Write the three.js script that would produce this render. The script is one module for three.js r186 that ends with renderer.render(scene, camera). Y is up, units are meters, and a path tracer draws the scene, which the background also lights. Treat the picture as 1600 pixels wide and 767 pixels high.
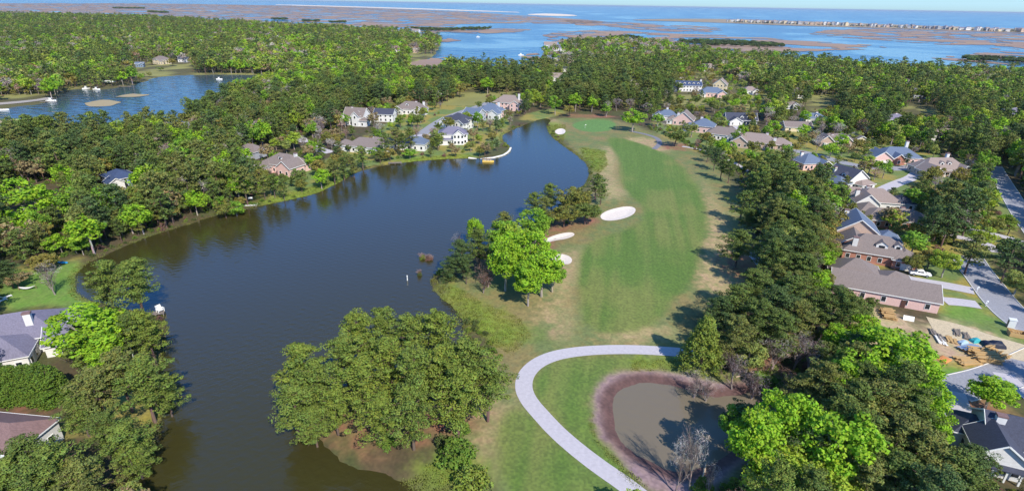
import * as THREE from 'three';
import { mergeGeometries } from 'three/addons/utils/BufferGeometryUtils.js';

// ---------------------------------------------------------------- camera, sky, sun, exposure
const EYE = 80;                                   // metres above the lake bank
const camera = new THREE.PerspectiveCamera(47.59, 1024 / 490, 1, 120000);
camera.position.set(0, EYE, 0);
camera.rotation.set(-0.41041, 0, 0.01693);
camera.updateMatrixWorld(true);
const scene = new THREE.Scene();
const renderer = new THREE.WebGLRenderer({ antialias: true });
renderer.setSize(1024, 490);
renderer.toneMapping = THREE.LinearToneMapping;
renderer.toneMappingExposure = 1.06;
renderer.shadowMap.enabled = true;

{ // clear spring sky: pale at the horizon, deepening with height
  const W = 512, HH = 256, d = new Float32Array(W * HH * 4);
  const stops = [[-90, .30, .36, .36], [-1, .52, .78, .90], [0, .54, .82, .94], [3, .43, .74, .97], [8, .20, .54, 1.10], [16, .11, .40, 1.14], [28, .08, .31, .96], [42, .08, .22, .50], [60, .07, .17, .36], [90, .06, .14, .30]];
  for (let y = 0; y < HH; y++) {
    const e = ((y + .5) / HH - .5) * 180;
    let k = 0; while (k < stops.length - 2 && e > stops[k + 1][0]) k++;
    const a = stops[k], b = stops[k + 1], t = Math.min(1, Math.max(0, (e - a[0]) / (b[0] - a[0])));
    for (let x = 0; x < W; x++) { const o = (y * W + x) * 4; for (let c = 0; c < 3; c++) d[o + c] = a[c + 1] + (b[c + 1] - a[c + 1]) * t; d[o + 3] = 1; }
  }
  const t = new THREE.DataTexture(d, W, HH, THREE.RGBAFormat, THREE.FloatType);
  t.mapping = THREE.EquirectangularReflectionMapping; t.magFilter = THREE.LinearFilter; t.needsUpdate = true;
  scene.background = t; scene.environment = t;
}
const SUN_EL = 42 * Math.PI / 180, SUN_AZ = 28 * Math.PI / 180;   // behind the viewer, a little to the east
const sunDir = new THREE.Vector3(Math.sin(SUN_AZ) * Math.cos(SUN_EL), Math.sin(SUN_EL), Math.cos(SUN_AZ) * Math.cos(SUN_EL));
const sun = new THREE.DirectionalLight(new THREE.Color(1, .94, .82), 5.0);
sun.position.copy(sunDir).multiplyScalar(900).add(new THREE.Vector3(0, 0, -350));
sun.target.position.set(0, 0, -350);
sun.castShadow = true;
Object.assign(sun.shadow.camera, { left: -700, right: 700, top: 700, bottom: -700, near: 1, far: 2500 });
sun.shadow.mapSize.set(4096, 4096);
scene.add(sun, sun.target);
scene.fog = new THREE.FogExp2(new THREE.Color(.72, .80, .95), .000018);

// ---------------------------------------------------------------- helpers
let seed = 12345;
const rnd = () => { seed = (seed + 0x6d2b79f5) | 0; let t = Math.imul(seed ^ (seed >>> 15), 1 | seed); t = (t + Math.imul(t ^ (t >>> 7), 61 | t)) ^ t; return ((t ^ (t >>> 14)) >>> 0) / 4294967296; };
const rr = (a, b) => a + (b - a) * rnd();
const clamp = (x, a = 0, b = 1) => Math.min(b, Math.max(a, x));
const mixn = (a, b, t) => a + (b - a) * t;
const sstep = (a, b, x) => { const t = clamp((x - a) / (b - a)); return t * t * (3 - 2 * t); };
const NT = 256, ntab = new Float32Array(NT * NT);
for (let i = 0; i < ntab.length; i++) ntab[i] = rnd();
function vnoise(x, y) {
  const xi = Math.floor(x), yi = Math.floor(y), fx = x - xi, fy = y - yi, u = fx * fx * (3 - 2 * fx), v = fy * fy * (3 - 2 * fy);
  const a = (xi & 255) + (yi & 255) * NT, b = ((xi + 1) & 255) + (yi & 255) * NT, c = (xi & 255) + ((yi + 1) & 255) * NT, d = ((xi + 1) & 255) + ((yi + 1) & 255) * NT;
  return mixn(mixn(ntab[a], ntab[b], u), mixn(ntab[c], ntab[d], u), v);
}
const fbm = (x, y, n = 4) => { let s = 0, a = .5, t = 0; for (let i = 0; i < n; i++) { s += a * vnoise(x, y); t += a; x = x * 2.03 + 17.3; y = y * 2.03 + 9.1; a *= .5; } return s / t; };
const lin = (c) => { c /= 255; return c <= .04045 ? c / 12.92 : Math.pow((c + .055) / 1.055, 2.4); };
const rgb = (r, g, b) => [lin(r), lin(g), lin(b)];
const taken = new Map();
function numbered(name) { const n = taken.get(name) ?? 0; taken.set(name, n + 1); return n ? name + '_' + String(n).padStart(3, '0') : name; }
function tag(o, label, category, group, kind) {
  if (label) o.userData.label = label;
  if (category) o.userData.category = category;
  if (group) o.userData.group = group;
  if (kind) o.userData.kind = kind;
  return o;
}
function shade(m) { m.castShadow = true; m.receiveShadow = true; return m; }
function part(name, geo, mat, parent) { const m = shade(new THREE.Mesh(geo, mat)); m.name = name; parent.add(m); return m; }
function thing(name, x, z, turn = 0, y) { const g = new THREE.Group(); g.name = numbered(name); g.position.set(x, y ?? ground(x, z), z); g.rotation.y = turn; scene.add(g); return g; }
function structure(name, geo, mat, label) { const m = shade(new THREE.Mesh(geo, mat)); m.name = numbered(name); m.userData.kind = 'structure'; if (label) m.userData.label = label; scene.add(m); return m; }
function inside(p, x, z) { let c = false; for (let i = 0, j = p.length - 1; i < p.length; j = i++) if ((p[i][1] > z) !== (p[j][1] > z) && x < (p[j][0] - p[i][0]) * (z - p[i][1]) / (p[j][1] - p[i][1]) + p[i][0]) c = !c; return c; }
function edgeDist(p, x, z) { let m = 1e18; for (let i = 0, j = p.length - 1; i < p.length; j = i++) { const ax = p[j][0], az = p[j][1], dx = p[i][0] - ax, dz = p[i][1] - az, t = clamp(((x - ax) * dx + (z - az) * dz) / (dx * dx + dz * dz + 1e-9)), ex = x - ax - t * dx, ez = z - az - t * dz; m = Math.min(m, ex * ex + ez * ez); } return Math.sqrt(m); }
const sdist = (p, x, z) => (inside(p, x, z) ? 1 : -1) * edgeDist(p, x, z);
// a closed outline softened into a curve
function smooth(p, n = 2) { for (let k = 0; k < n; k++) { const q = []; for (let i = 0; i < p.length; i++) { const a = p[i], b = p[(i + 1) % p.length]; q.push([a[0] * .75 + b[0] * .25, a[1] * .75 + b[1] * .25], [a[0] * .25 + b[0] * .75, a[1] * .25 + b[1] * .75]); } p = q; } return p; }
function smoothLine(p, n = 3) { for (let k = 0; k < n; k++) { const q = [p[0]]; for (let i = 0; i < p.length - 1; i++) { const a = p[i], b = p[i + 1]; q.push([a[0] * .75 + b[0] * .25, a[1] * .75 + b[1] * .25], [a[0] * .25 + b[0] * .75, a[1] * .25 + b[1] * .75]); } q.push(p[p.length - 1]); p = q; } return p; }
function geoFrom(pos, nor, col, uv, idx) {
  const g = new THREE.BufferGeometry();
  g.setAttribute('position', new THREE.Float32BufferAttribute(pos, 3));
  if (uv) g.setAttribute('uv', new THREE.Float32BufferAttribute(uv, 2));
  if (col) g.setAttribute('color', new THREE.Float32BufferAttribute(col, 3));
  if (idx) g.setIndex(idx);
  if (nor) g.setAttribute('normal', new THREE.Float32BufferAttribute(nor, 3)); else g.computeVertexNormals();
  return g;
}
// neutral grain, tiling, one repeat = `span` metres
function grain(lo, hi, freq, oct = 3, stretch = 1) {
  const N = 256, d = new Uint8Array(N * N * 4);
  for (let y = 0; y < N; y++) for (let x = 0; x < N; x++) {
    let s = 0, a = .5, t = 0, f = freq;
    for (let k = 0; k < oct; k++) {
      const X = x / N * f, Y = y / N * f * stretch, Fx = f, Fy = f * stretch, xi = Math.floor(X), yi = Math.floor(Y), u = X - xi, v = Y - yi;
      const g = (i, j) => ntab[(((i % Fx) * 7 + k * 31) & 255) + (((j % Fy) * 13 + k * 57) & 255) * NT];
      s += a * mixn(mixn(g(xi, yi), g(xi + 1, yi), u), mixn(g(xi, yi + 1), g(xi + 1, yi + 1), u), v); t += a; a *= .6; f *= 2;
    }
    const v = Math.round(255 * mixn(lo, hi, s / t)), o = (y * N + x) * 4; d[o] = d[o + 1] = d[o + 2] = v; d[o + 3] = 255;
  }
  const t = new THREE.DataTexture(d, N, N); t.wrapS = t.wrapT = THREE.RepeatWrapping; t.magFilter = THREE.LinearFilter; t.colorSpace = THREE.SRGBColorSpace; t.needsUpdate = true; return t;
}
const GR = { rough: grain(.74, 1, 16, 4), soft: grain(.88, 1, 8, 4), streak: grain(.7, 1, 4, 4, 8) };
function rep(t, m) { const c = t.clone(); c.repeat.set(1 / m, 1 / m); c.needsUpdate = true; return c; }
const mat = (r, g, b, o = {}) => new THREE.MeshStandardMaterial({ color: new THREE.Color().setRGB(...rgb(r, g, b)), roughness: .9, ...o });

// ---------------------------------------------------------------- outlines of land and water (metres, x east, z south)
const lake = smooth([[-68.9, -69.2], [-68.6, -73.1], [-68.3, -77.1], [-68.7, -82.7], [-70.9, -89.4], [-75.7, -96.7], [-80.8, -104.5], [-85, -113.2], [-89.2, -123.1], [-94, -130.4], [-98.5, -132.6], [-101.9, -131.8], [-108, -135.1], [-112.5, -136.4], [-118.3, -138.4], [-123.8, -140.4], [-130.5, -146.5], [-136.8, -155.7], [-138.6, -163.1], [-137.1, -170.2], [-135.6, -177.8], [-132.3, -187.4], [-125.2, -197.9], [-120.4, -208], [-110.6, -217.5], [-99.7, -227.1], [-89.3, -237.2], [-83.9, -252.9], [-81, -270.4], [-74.3, -282.6], [-62.8, -292.3], [-43.4, -301.6], [-24.2, -305.7], [-13.4, -305], [-5.2, -311.2], [-1.3, -323.5], [-2.2, -336.3], [-6.8, -347.9], [-8, -364.5], [-1.3, -383.2], [7.7, -401.6], [16.6, -419], [23.8, -429.8], [28.1, -420], [22.2, -396], [24.8, -363.2], [30.4, -338.6], [36.2, -316.9], [40.6, -295], [39.2, -277.6], [34.9, -259.7], [29.3, -247.4], [18.9, -224.8], [11.4, -209.2], [3.6, -197.2], [-7, -185.6], [-17.4, -173], [-22.9, -163.8], [-25.4, -158.1], [-25, -152], [-22.2, -145.5], [-16.9, -138.9], [-13.4, -132.7], [-12.5, -125.5], [-11.4, -117.3], [-14.1, -110.8], [-23.4, -107.3], [-32.7, -105.3], [-39.1, -101.9], [-41.9, -96.1], [-40.9, -89.8], [-37, -84.5], [-33.5, -81.2], [-29.7, -78.7], [-25.3, -77.6], [-20.9, -76.1], [-16.4, -73.3], [-11.3, -69.1]], 2);
const pond = smooth([[22.4, -96.1], [23.7, -100.8], [27.2, -104.1], [31.6, -105.6], [37.3, -104.6], [41.6, -102], [46.2, -100.5], [53.1, -101.8], [60, -104.5], [66, -104.7], [65.9, -101.1], [60.3, -95.4], [52.8, -90.6], [45, -85.3], [38.4, -80.5], [31.7, -78.2], [27.6, -81.3], [23.9, -84.5], [22.1, -89.1]], 2);
const pondMud = smooth([[18.2, -96], [19.3, -102.1], [22.2, -106.8], [28.6, -109.2], [37, -109.4], [43.2, -107.4], [49.1, -104.9], [57.1, -106.3], [64.7, -108.5], [70.9, -107.2], [67.8, -99.4], [59, -91.1], [50.1, -85.4], [42.6, -78.7], [34.8, -72.7], [25.6, -72.5], [23.2, -77.5], [20, -83.4], [17.6, -88.6]], 2);
const creek = smooth([[-560.9, -447.4], [-429.1, -436.6], [-390.4, -426.1], [-387.7, -440.7], [-379.4, -450.6], [-382.5, -469.4], [-411.9, -517.2], [-418.4, -537.2], [-388.1, -524], [-379.2, -546.3], [-375.4, -569.6], [-385.6, -608.9], [-392.1, -636.2], [-365.2, -652.1], [-313.4, -665.8], [-273.8, -659], [-250, -616.3], [-236.4, -541.8], [-238.5, -458.7], [-224.6, -388.6], [-220.9, -344.3], [-243.9, -325.3], [-279.8, -322.7], [-296, -315.1], [-364.7, -279.2]], 2);
const mainland = [[-4924.7, -3838.8], [-4183.7, -3910.1], [-2548.4, -2964.7], [-2200.4, -2763.6], [-2077.1, -2880.4], [-1694, -2617.5], [-1371.5, -2306], [-1064.2, -2087.2], [-773.9, -1868.8], [-544.3, -1772.9], [-362.9, -1639.6], [-273.8, -1534.2], [-203.5, -1411.9], [-157.5, -1260.4], [-140.9, -1068.7], [-129.1, -915.1], [-148.6, -820.7], [-141.2, -778.7], [-101.5, -738.3], [-50.2, -703.9], [-3.5, -697.5], [37.3, -744.7], [64.9, -829.6], [46.1, -893.6], [44.5, -996.5], [76.2, -1116.5], [130.4, -1271.8], [223.6, -1337.1], [285.8, -1289.8], [328.6, -1188.9], [338.7, -1054.8], [394.2, -989.9], [433.4, -910.2], [477, -826.8], [534, -788.5], [601.1, -762.3], [664, -737.7], [836.5, -628.9], [90.1, -35.7], [-92.2, -33.2]];
const bunkers = [
  [[35.5, -212.5], [38.1, -217.9], [43.7, -222.8], [49.9, -225.6], [52.4, -222.5], [50.2, -215.4], [45.3, -210.1], [39.3, -207], [36, -208.2]], [[10.7, -185.8], [14.7, -190.8], [19.2, -194.1], [22.9, -194.9], [23.6, -191.8], [19.9, -188], [15.4, -186.6], [12, -183.5]],
  [[12.8, -172.6], [16.4, -174.9], [19.4, -173.4], [20.6, -169.9], [19.2, -165.9], [15.8, -166.7], [13, -169.1]], [[26.9, -377.2], [32.1, -388], [35.6, -382], [34.1, -369.7], [29.6, -365.5]]].map((p) => smooth(p, 2));

function shoreDist(x, z) {      // metres inland (+) or offshore (-)
  let d = sdist(mainland, x, z);
  if (d < -60) return d;
  d = Math.min(d, -sdist(lake, x, z));
  d = Math.min(d, -sdist(pond, x, z));
  if (x < 60 && z < -250) d = Math.min(d, -sdist(creek, x, z));
  return d;
}
const WATER = 0;
function ground(x, z) {
  const s = shoreDist(x, z) + (fbm(x * .35, z * .35, 2) - .5) * 1.2;
  let h = s < 0 ? Math.max(-1.5, s * .45) : .95 * (1 - Math.exp(-s / 3.2)) + .55 * sstep(4, 40, s) * (fbm(x * .018 + 5, z * .018, 2));
  for (const b of bunkers) { if (Math.abs(x - b[0][0]) > 25 || Math.abs(z - b[0][1]) > 40) continue; const d = sdist(b, x, z); if (d > -2.5) h += d < 0 ? .12 * (1 - Math.abs(d + 1.2) / 1.3) : -.3 * sstep(0, 2.5, d); }
  return h;
}

// ---------------------------------------------------------------- water
function ripples(tile, waves, slope, N = 512, seedAt = 3) {
  const w = []; let s0 = seed; seed = seedAt * 7919;
  for (let i = 0; i < waves; i++) { const a = (rnd() - .5) * 2.2 + Math.PI / 2, k = 3 + rnd() * rnd() * 26; w.push([Math.round(Math.cos(a) * k), Math.round(Math.sin(a) * k), rnd() * 6.283, 1 / (1 + k * .06)]); }
  seed = s0;
  const d = new Uint8Array(N * N * 4), nrm = slope / Math.sqrt(w.reduce((t, v) => t + v[3] * v[3], 0) / 2);
  for (let y = 0; y < N; y++) for (let x = 0; x < N; x++) {
    let sx = 0, sy = 0;
    for (const [kx, ky, p, a] of w) { const c = Math.cos((kx * x + ky * y) / N * 6.28319 + p) * a / Math.hypot(kx, ky, .01); sx += kx * c; sy += ky * c; }
    sx *= nrm; sy *= nrm; const l = Math.hypot(sx, sy, 1), o = (y * N + x) * 4;
    d[o] = 127.5 + 127.5 * -sx / l; d[o + 1] = 127.5 + 127.5 * -sy / l; d[o + 2] = 127.5 + 127.5 / l; d[o + 3] = 255;
  }
  const t = new THREE.DataTexture(d, N, N); t.wrapS = t.wrapT = THREE.RepeatWrapping; t.magFilter = THREE.LinearFilter; t.repeat.set(1 / tile, 1 / tile); t.needsUpdate = true; return t;
}
function sheet(outline, y, name, material, label) {
  const g = new THREE.ShapeGeometry(new THREE.Shape(outline.map(([x, z]) => new THREE.Vector2(x, -z)))); g.rotateX(-Math.PI / 2); g.translate(0, y, 0);
  const p = g.attributes.position, uv = new Float32Array(p.count * 2); for (let i = 0; i < p.count; i++) { uv[i * 2] = p.getX(i); uv[i * 2 + 1] = -p.getZ(i); }
  g.setAttribute('uv', new THREE.BufferAttribute(uv, 2));
  return structure(name, g, material, label);
}
const grow = (p, d) => { const c = p.reduce((a, v) => [a[0] + v[0] / p.length, a[1] + v[1] / p.length], [0, 0]); return p.map(([x, z], i) => { const a = p[(i + p.length - 1) % p.length], b = p[(i + 1) % p.length], nx = -(b[1] - a[1]), nz = b[0] - a[0], l = Math.hypot(nx, nz) || 1; return [x + nx / l * d, z + nz / l * d]; }); };
const area = (p) => p.reduce((s, v, i) => { const w = p[(i + 1) % p.length]; return s + v[0] * w[1] - w[0] * v[1]; }, 0);
const outward = (p, d) => grow(p, area(p) > 0 ? -d : d);
const waterOpt = { roughness: .1, ior: 1.5, metalness: 0 };
const lakeMat = new THREE.MeshPhysicalMaterial({ ...waterOpt, color: new THREE.Color().setRGB(.048, .043, .013), ior: 1.6, normalMap: ripples(8, 46, .034), normalScale: new THREE.Vector2(1, 1) });
const pondMat = new THREE.MeshPhysicalMaterial({ ...waterOpt, color: new THREE.Color().setRGB(.20, .165, .12), normalMap: ripples(9, 24, .012, 256, 5), roughness: .06, ior: 1.4 });
const creekMat = new THREE.MeshPhysicalMaterial({ ...waterOpt, color: new THREE.Color().setRGB(.045, .085, .12), normalMap: ripples(40, 40, .05, 512, 8), roughness: .14, ior: 1.4 });
// sand shoals and eel grass show through the shallow sound
const shoals = (() => { const N = 512, d = new Uint8Array(N * N * 4), per = (x, y, f, o) => { const X = x / N * f, Y = y / N * f, xi = Math.floor(X), yi = Math.floor(Y), u = X - xi, v = Y - yi, g = (i, j) => ntab[((i % f) * 5 + o) % 256 + (((j % f) * 11 + o * 3) % 256) * NT], a = u * u * (3 - 2 * u), b = v * v * (3 - 2 * v); return mixn(mixn(g(xi, yi), g(xi + 1, yi), a), mixn(g(xi, yi + 1), g(xi + 1, yi + 1), a), b); };
  for (let y = 0; y < N; y++) for (let x = 0; x < N; x++) { const n = per(x, y, 6, 3) * .4 + per(x, y, 14, 9) * .3 + per(x, y, 34, 21) * .2 + per(x, y, 80, 40) * .1, t = sstep(.5, .68, n), k = sstep(.5, .32, n), o = (y * N + x) * 4; d[o] = mixn(mixn(58, 118, t), 42, k); d[o + 1] = mixn(mixn(112, 160, t), 92, k); d[o + 2] = mixn(mixn(150, 178, t), 132, k); d[o + 3] = 255; }
  const t = new THREE.DataTexture(d, N, N); t.wrapS = t.wrapT = THREE.RepeatWrapping; t.magFilter = THREE.LinearFilter; t.colorSpace = THREE.SRGBColorSpace; t.repeat.set(1 / 1500, 1 / 1500); t.needsUpdate = true; return t; })();
const seaMat = new THREE.MeshPhysicalMaterial({ ...waterOpt, map: shoals, normalMap: ripples(130, 40, .06, 512, 9), roughness: .2, ior: 1.36 });
sheet(outward(lake, 5), WATER, 'lake', lakeMat, 'brown and blue golf course lake with small ripples');
sheet(outward(pond, 4), WATER + .01, 'pond', pondMat, 'shallow muddy pond beside the curving cart path');
sheet(outward(creek, 12), WATER, 'tidal_creek', creekMat, 'blue tidal creek beyond the wooded bank');
{
  const far = [[-5166.5, -4028.9], [-694.3, -1268.5], [-144.4, -635.8], [65.1, -610.1], [387.5, -707.1], [721.1, -537.2]];
  const back = [[90000, -95000], [-90000, -95000]];
  sheet([...far, [12000, -900], ...back, [-12000, -1500]], -.12, 'sound', seaMat, 'blue sound and open sea reaching the horizon');
}

// ---------------------------------------------------------------- near ground with a colour map drawn in metres
const A = { x0: -264, x1: 264, z0: -472, z1: -48 };
const masks = {
  golf: [[[22.4, -419.5], [47.3, -429.3], [78.3, -424.4], [91.9, -386.5], [104.1, -349.1], [113.3, -303.6], [108.3, -251.7], [96.4, -209.6], [83.3, -172.9], [76.8, -154], [59.7, -141.5], [49.1, -127.4], [48, -110.5], [67.4, -106.1], [66, -97.2], [33.9, -70], [-16.7, -69], [-17.7, -74.4], [-13.1, -95.2], [-1.1, -111.7], [-10.2, -132.1], [-20.3, -142.5], [-23.8, -154.6], [-4.1, -164.5], [11.4, -180.7], [37.1, -238.5], [42.4, -292.5], [30.8, -343.7]]],
  fairway: [[[60.7, -362.2], [74.3, -352.2], [84.2, -332.6], [90.1, -310.4], [91.5, -283.1], [88.9, -255.6], [83.7, -228.1], [77.5, -205.3], [67.6, -180.2], [61.1, -164.6], [55.9, -154.1], [48.1, -142.9], [42.1, -133.8], [36.1, -126.4], [27.1, -123.7], [21.1, -126.6], [19.8, -136.5], [20.7, -149.9], [22.7, -163.1], [24.3, -178.4], [31.7, -188.5], [45.5, -199.1], [53.8, -211.2], [56.5, -226.7], [53.1, -239.4], [53, -263.9], [59.9, -300.2], [59.3, -334.1]],
    [[6.2, -106.9], [11.4, -112.5], [20.9, -114.4], [32, -114.7], [37.9, -113.3], [31, -110], [23.1, -107.8], [19.1, -102.5], [17.2, -93.9], [18.3, -84.7], [22.6, -77.5], [23.7, -73.9], [19.7, -77.5], [12.1, -86.3], [6.7, -94.7], [5.1, -101]], [[-0.1, -95.5], [4.7, -93.6], [10.7, -84.5], [19.1, -74.2], [22.8, -69.8], [0.8, -69.3], [-1.7, -77.8], [-2.2, -87.8]]],
  green: [[[41.6, -404.4], [55.9, -420], [70.1, -418.8], [75.1, -402.6], [66.2, -378.2], [52.5, -373.1], [42.7, -382.5]]],
  dry: [[[52.6, -333.6], [61.5, -340.8], [59.7, -307], [50.4, -263.7], [53.4, -241.2], [44.4, -230.2], [37.6, -231.6], [45.8, -258.2], [48.5, -299.4]], [[15.7, -178.1], [23.9, -181.2], [21.8, -160.8], [18.2, -143.8], [16, -126.4], [11.5, -114.7], [8.6, -120.2], [11.3, -139.8]], [[94.9, -283.3], [92.9, -250.9], [89.9, -224.3], [80.8, -178], [76.7, -156.1], [61, -145.3], [56.1, -151.1], [65.5, -172.2], [77.7, -201.9], [86.4, -232.4]],
    [[-6.9, -95.4], [-0.8, -98.7], [0.6, -91.6], [-2.5, -84.2], [-2.7, -73.8], [-6.7, -73.7], [-8.7, -84.1]], [[27.4, -125.2], [40, -128.8], [46.5, -124.3], [37.9, -119.6], [19.9, -119.1]], [[0.6, -99.8], [5.7, -104.5], [6.9, -98.9], [4.7, -93.6]], [[83.2, -365.8], [101.8, -340.4], [84.1, -315.7], [67.2, -346.4]], [[22.7, -427.1], [36.4, -415.9], [29.4, -381.5], [21.3, -395.9]]],
  straw: [[[-39.7, -92.5], [-32.2, -94.7], [-21.3, -95], [-10.6, -97.4], [-6.1, -93.4], [-11.9, -84], [-19.3, -83.8], [-28.4, -80.3], [-36.1, -83.5]], [[71.7, -177.7], [85.4, -175.6], [78.8, -154], [70.5, -155.9]], [[-54.4, -283.9], [-79, -275.1], [-81.9, -241.3], [-74.2, -256.6], [-55.3, -288.9]], [[-108.4, -94.4], [-97, -95.6], [-98.7, -101.6], [-93.7, -92.2], [-105.7, -91.3]], [[95.9, -348.5], [110.8, -344.4], [103.2, -324.5], [87.4, -329.6]], [[4.5, -177.6], [17.6, -205.9], [33.9, -213.9], [35, -203.3], [16.1, -183.7], [11.1, -175.2]], [[85.6, -168], [119, -191], [109.6, -168.9], [88.2, -135.3], [73.8, -116.5], [61.4, -106], [52.4, -105.7]], [[38.5, -441.8], [77.9, -437.3], [76.2, -426.8], [37.2, -425.9]], [[91.5, -97.9], [103.9, -101.4], [111.1, -96.3], [104.6, -88.5], [94.9, -92.9]], [[100.2, -110.7], [106.7, -113.4], [102.2, -107.1], [97.6, -105.8]]],
  lush: [[[39.7, -332.7], [53.9, -324.2], [51.1, -293], [43.4, -274.4], [40.3, -294.9]], [[-23.5, -152.5], [-15.2, -148.6], [-7, -139.2], [2.1, -132.5], [5.4, -123], [0.5, -114.3], [-6.1, -119.7], [-11.7, -128.7], [-18.1, -139.6]], [[30.1, -113.1], [39.7, -114.1], [41.4, -111.6], [38.2, -108.2], [28.5, -108.9]], [[17.8, -96], [17.3, -86.4], [21.7, -79.1], [24.9, -74.3], [22, -74.3], [18.1, -83], [16.2, -90]], [[-113.3, -220.6], [-100.2, -235.8], [-90.7, -250.5], [-83.8, -274.8], [-79, -275.1], [-81.3, -239.5], [-97.5, -221.4]], [[-63.6, -296.2], [-37.1, -309.1], [-24.5, -309.9], [-23.9, -302.9], [-62.3, -289.7]], [[-18.1, -76.7], [-11.5, -80.7], [-3.8, -73.7], [-12.5, -70.4]], [[22.1, -414.6], [37.8, -404.1], [30.8, -343.7], [24.2, -367]]],
  lawn: [[[-163.5, -159.3], [-148.1, -155.3], [-145.1, -164.8], [-139.3, -164], [-133, -150.6], [-124.6, -140.8], [-113.7, -135.6], [-119.2, -131.9], [-132.1, -135], [-137.4, -128.6]], [[-93.8, -93.2], [-88.7, -97.5], [-86.1, -111.8], [-78.9, -102.2], [-71.6, -89.8], [-72.7, -79.3], [-84.5, -84]], [[-112.3, -230.7], [-113.3, -270.7], [-95.6, -310.9], [-89.9, -430], [-61.8, -529.3], [-2.7, -578.2], [-0.9, -310.1], [-55.7, -291.4], [-80.9, -282.2], [-84.8, -250.9], [-98.7, -224.6]], [[94.5, -420.9], [136.3, -401], [164.5, -313.9], [142.4, -253.5], [127.5, -285.3], [115.7, -310.7], [95.9, -348.5]], [[145.4, -180.7], [174, -171.4], [94, -75.8], [90.1, -86.4], [96.1, -106.9], [121.2, -136.3], [127.6, -160.2]], [[204.3, -430.4], [247, -410.1], [273, -307], [178.5, -171.6], [145.4, -180.7], [95.8, -146.5], [120.6, -225.9], [144.1, -327.3]], [[139.7, -551.7], [249.9, -563.9], [224.2, -488.8], [132.2, -495.9]], [[-1.5, -412.6], [24.6, -469.3], [50, -456.9], [22.1, -414.6]]],
  turf: [[[-160.8, -156.1], [-146.7, -153.5], [-143.7, -162.9], [-139, -161.6], [-133.8, -150.5], [-124.9, -140.4], [-116.4, -135.5], [-121.9, -133.2], [-131.6, -134.3], [-136.9, -128]], [[127.9, -143.8], [136.2, -141.8], [135.1, -133.4], [128.3, -133.8], [122.1, -136.4]], [[104.6, -112.6], [111.4, -109.2], [103, -106.1], [99.5, -107]]],
  bare: [[[113.8, -133.4], [123.7, -132.4], [133, -122.4], [127.1, -115.3], [114.3, -111.1], [105.1, -113.4], [107, -123.1]], [[88.1, -142.4], [96.7, -144.6], [112, -136], [111.1, -129.4], [96.5, -117.1], [83.3, -122.4]]],
};
const GW = 2048, GH = Math.round(GW * (A.z1 - A.z0) / (A.x1 - A.x0));
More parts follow.
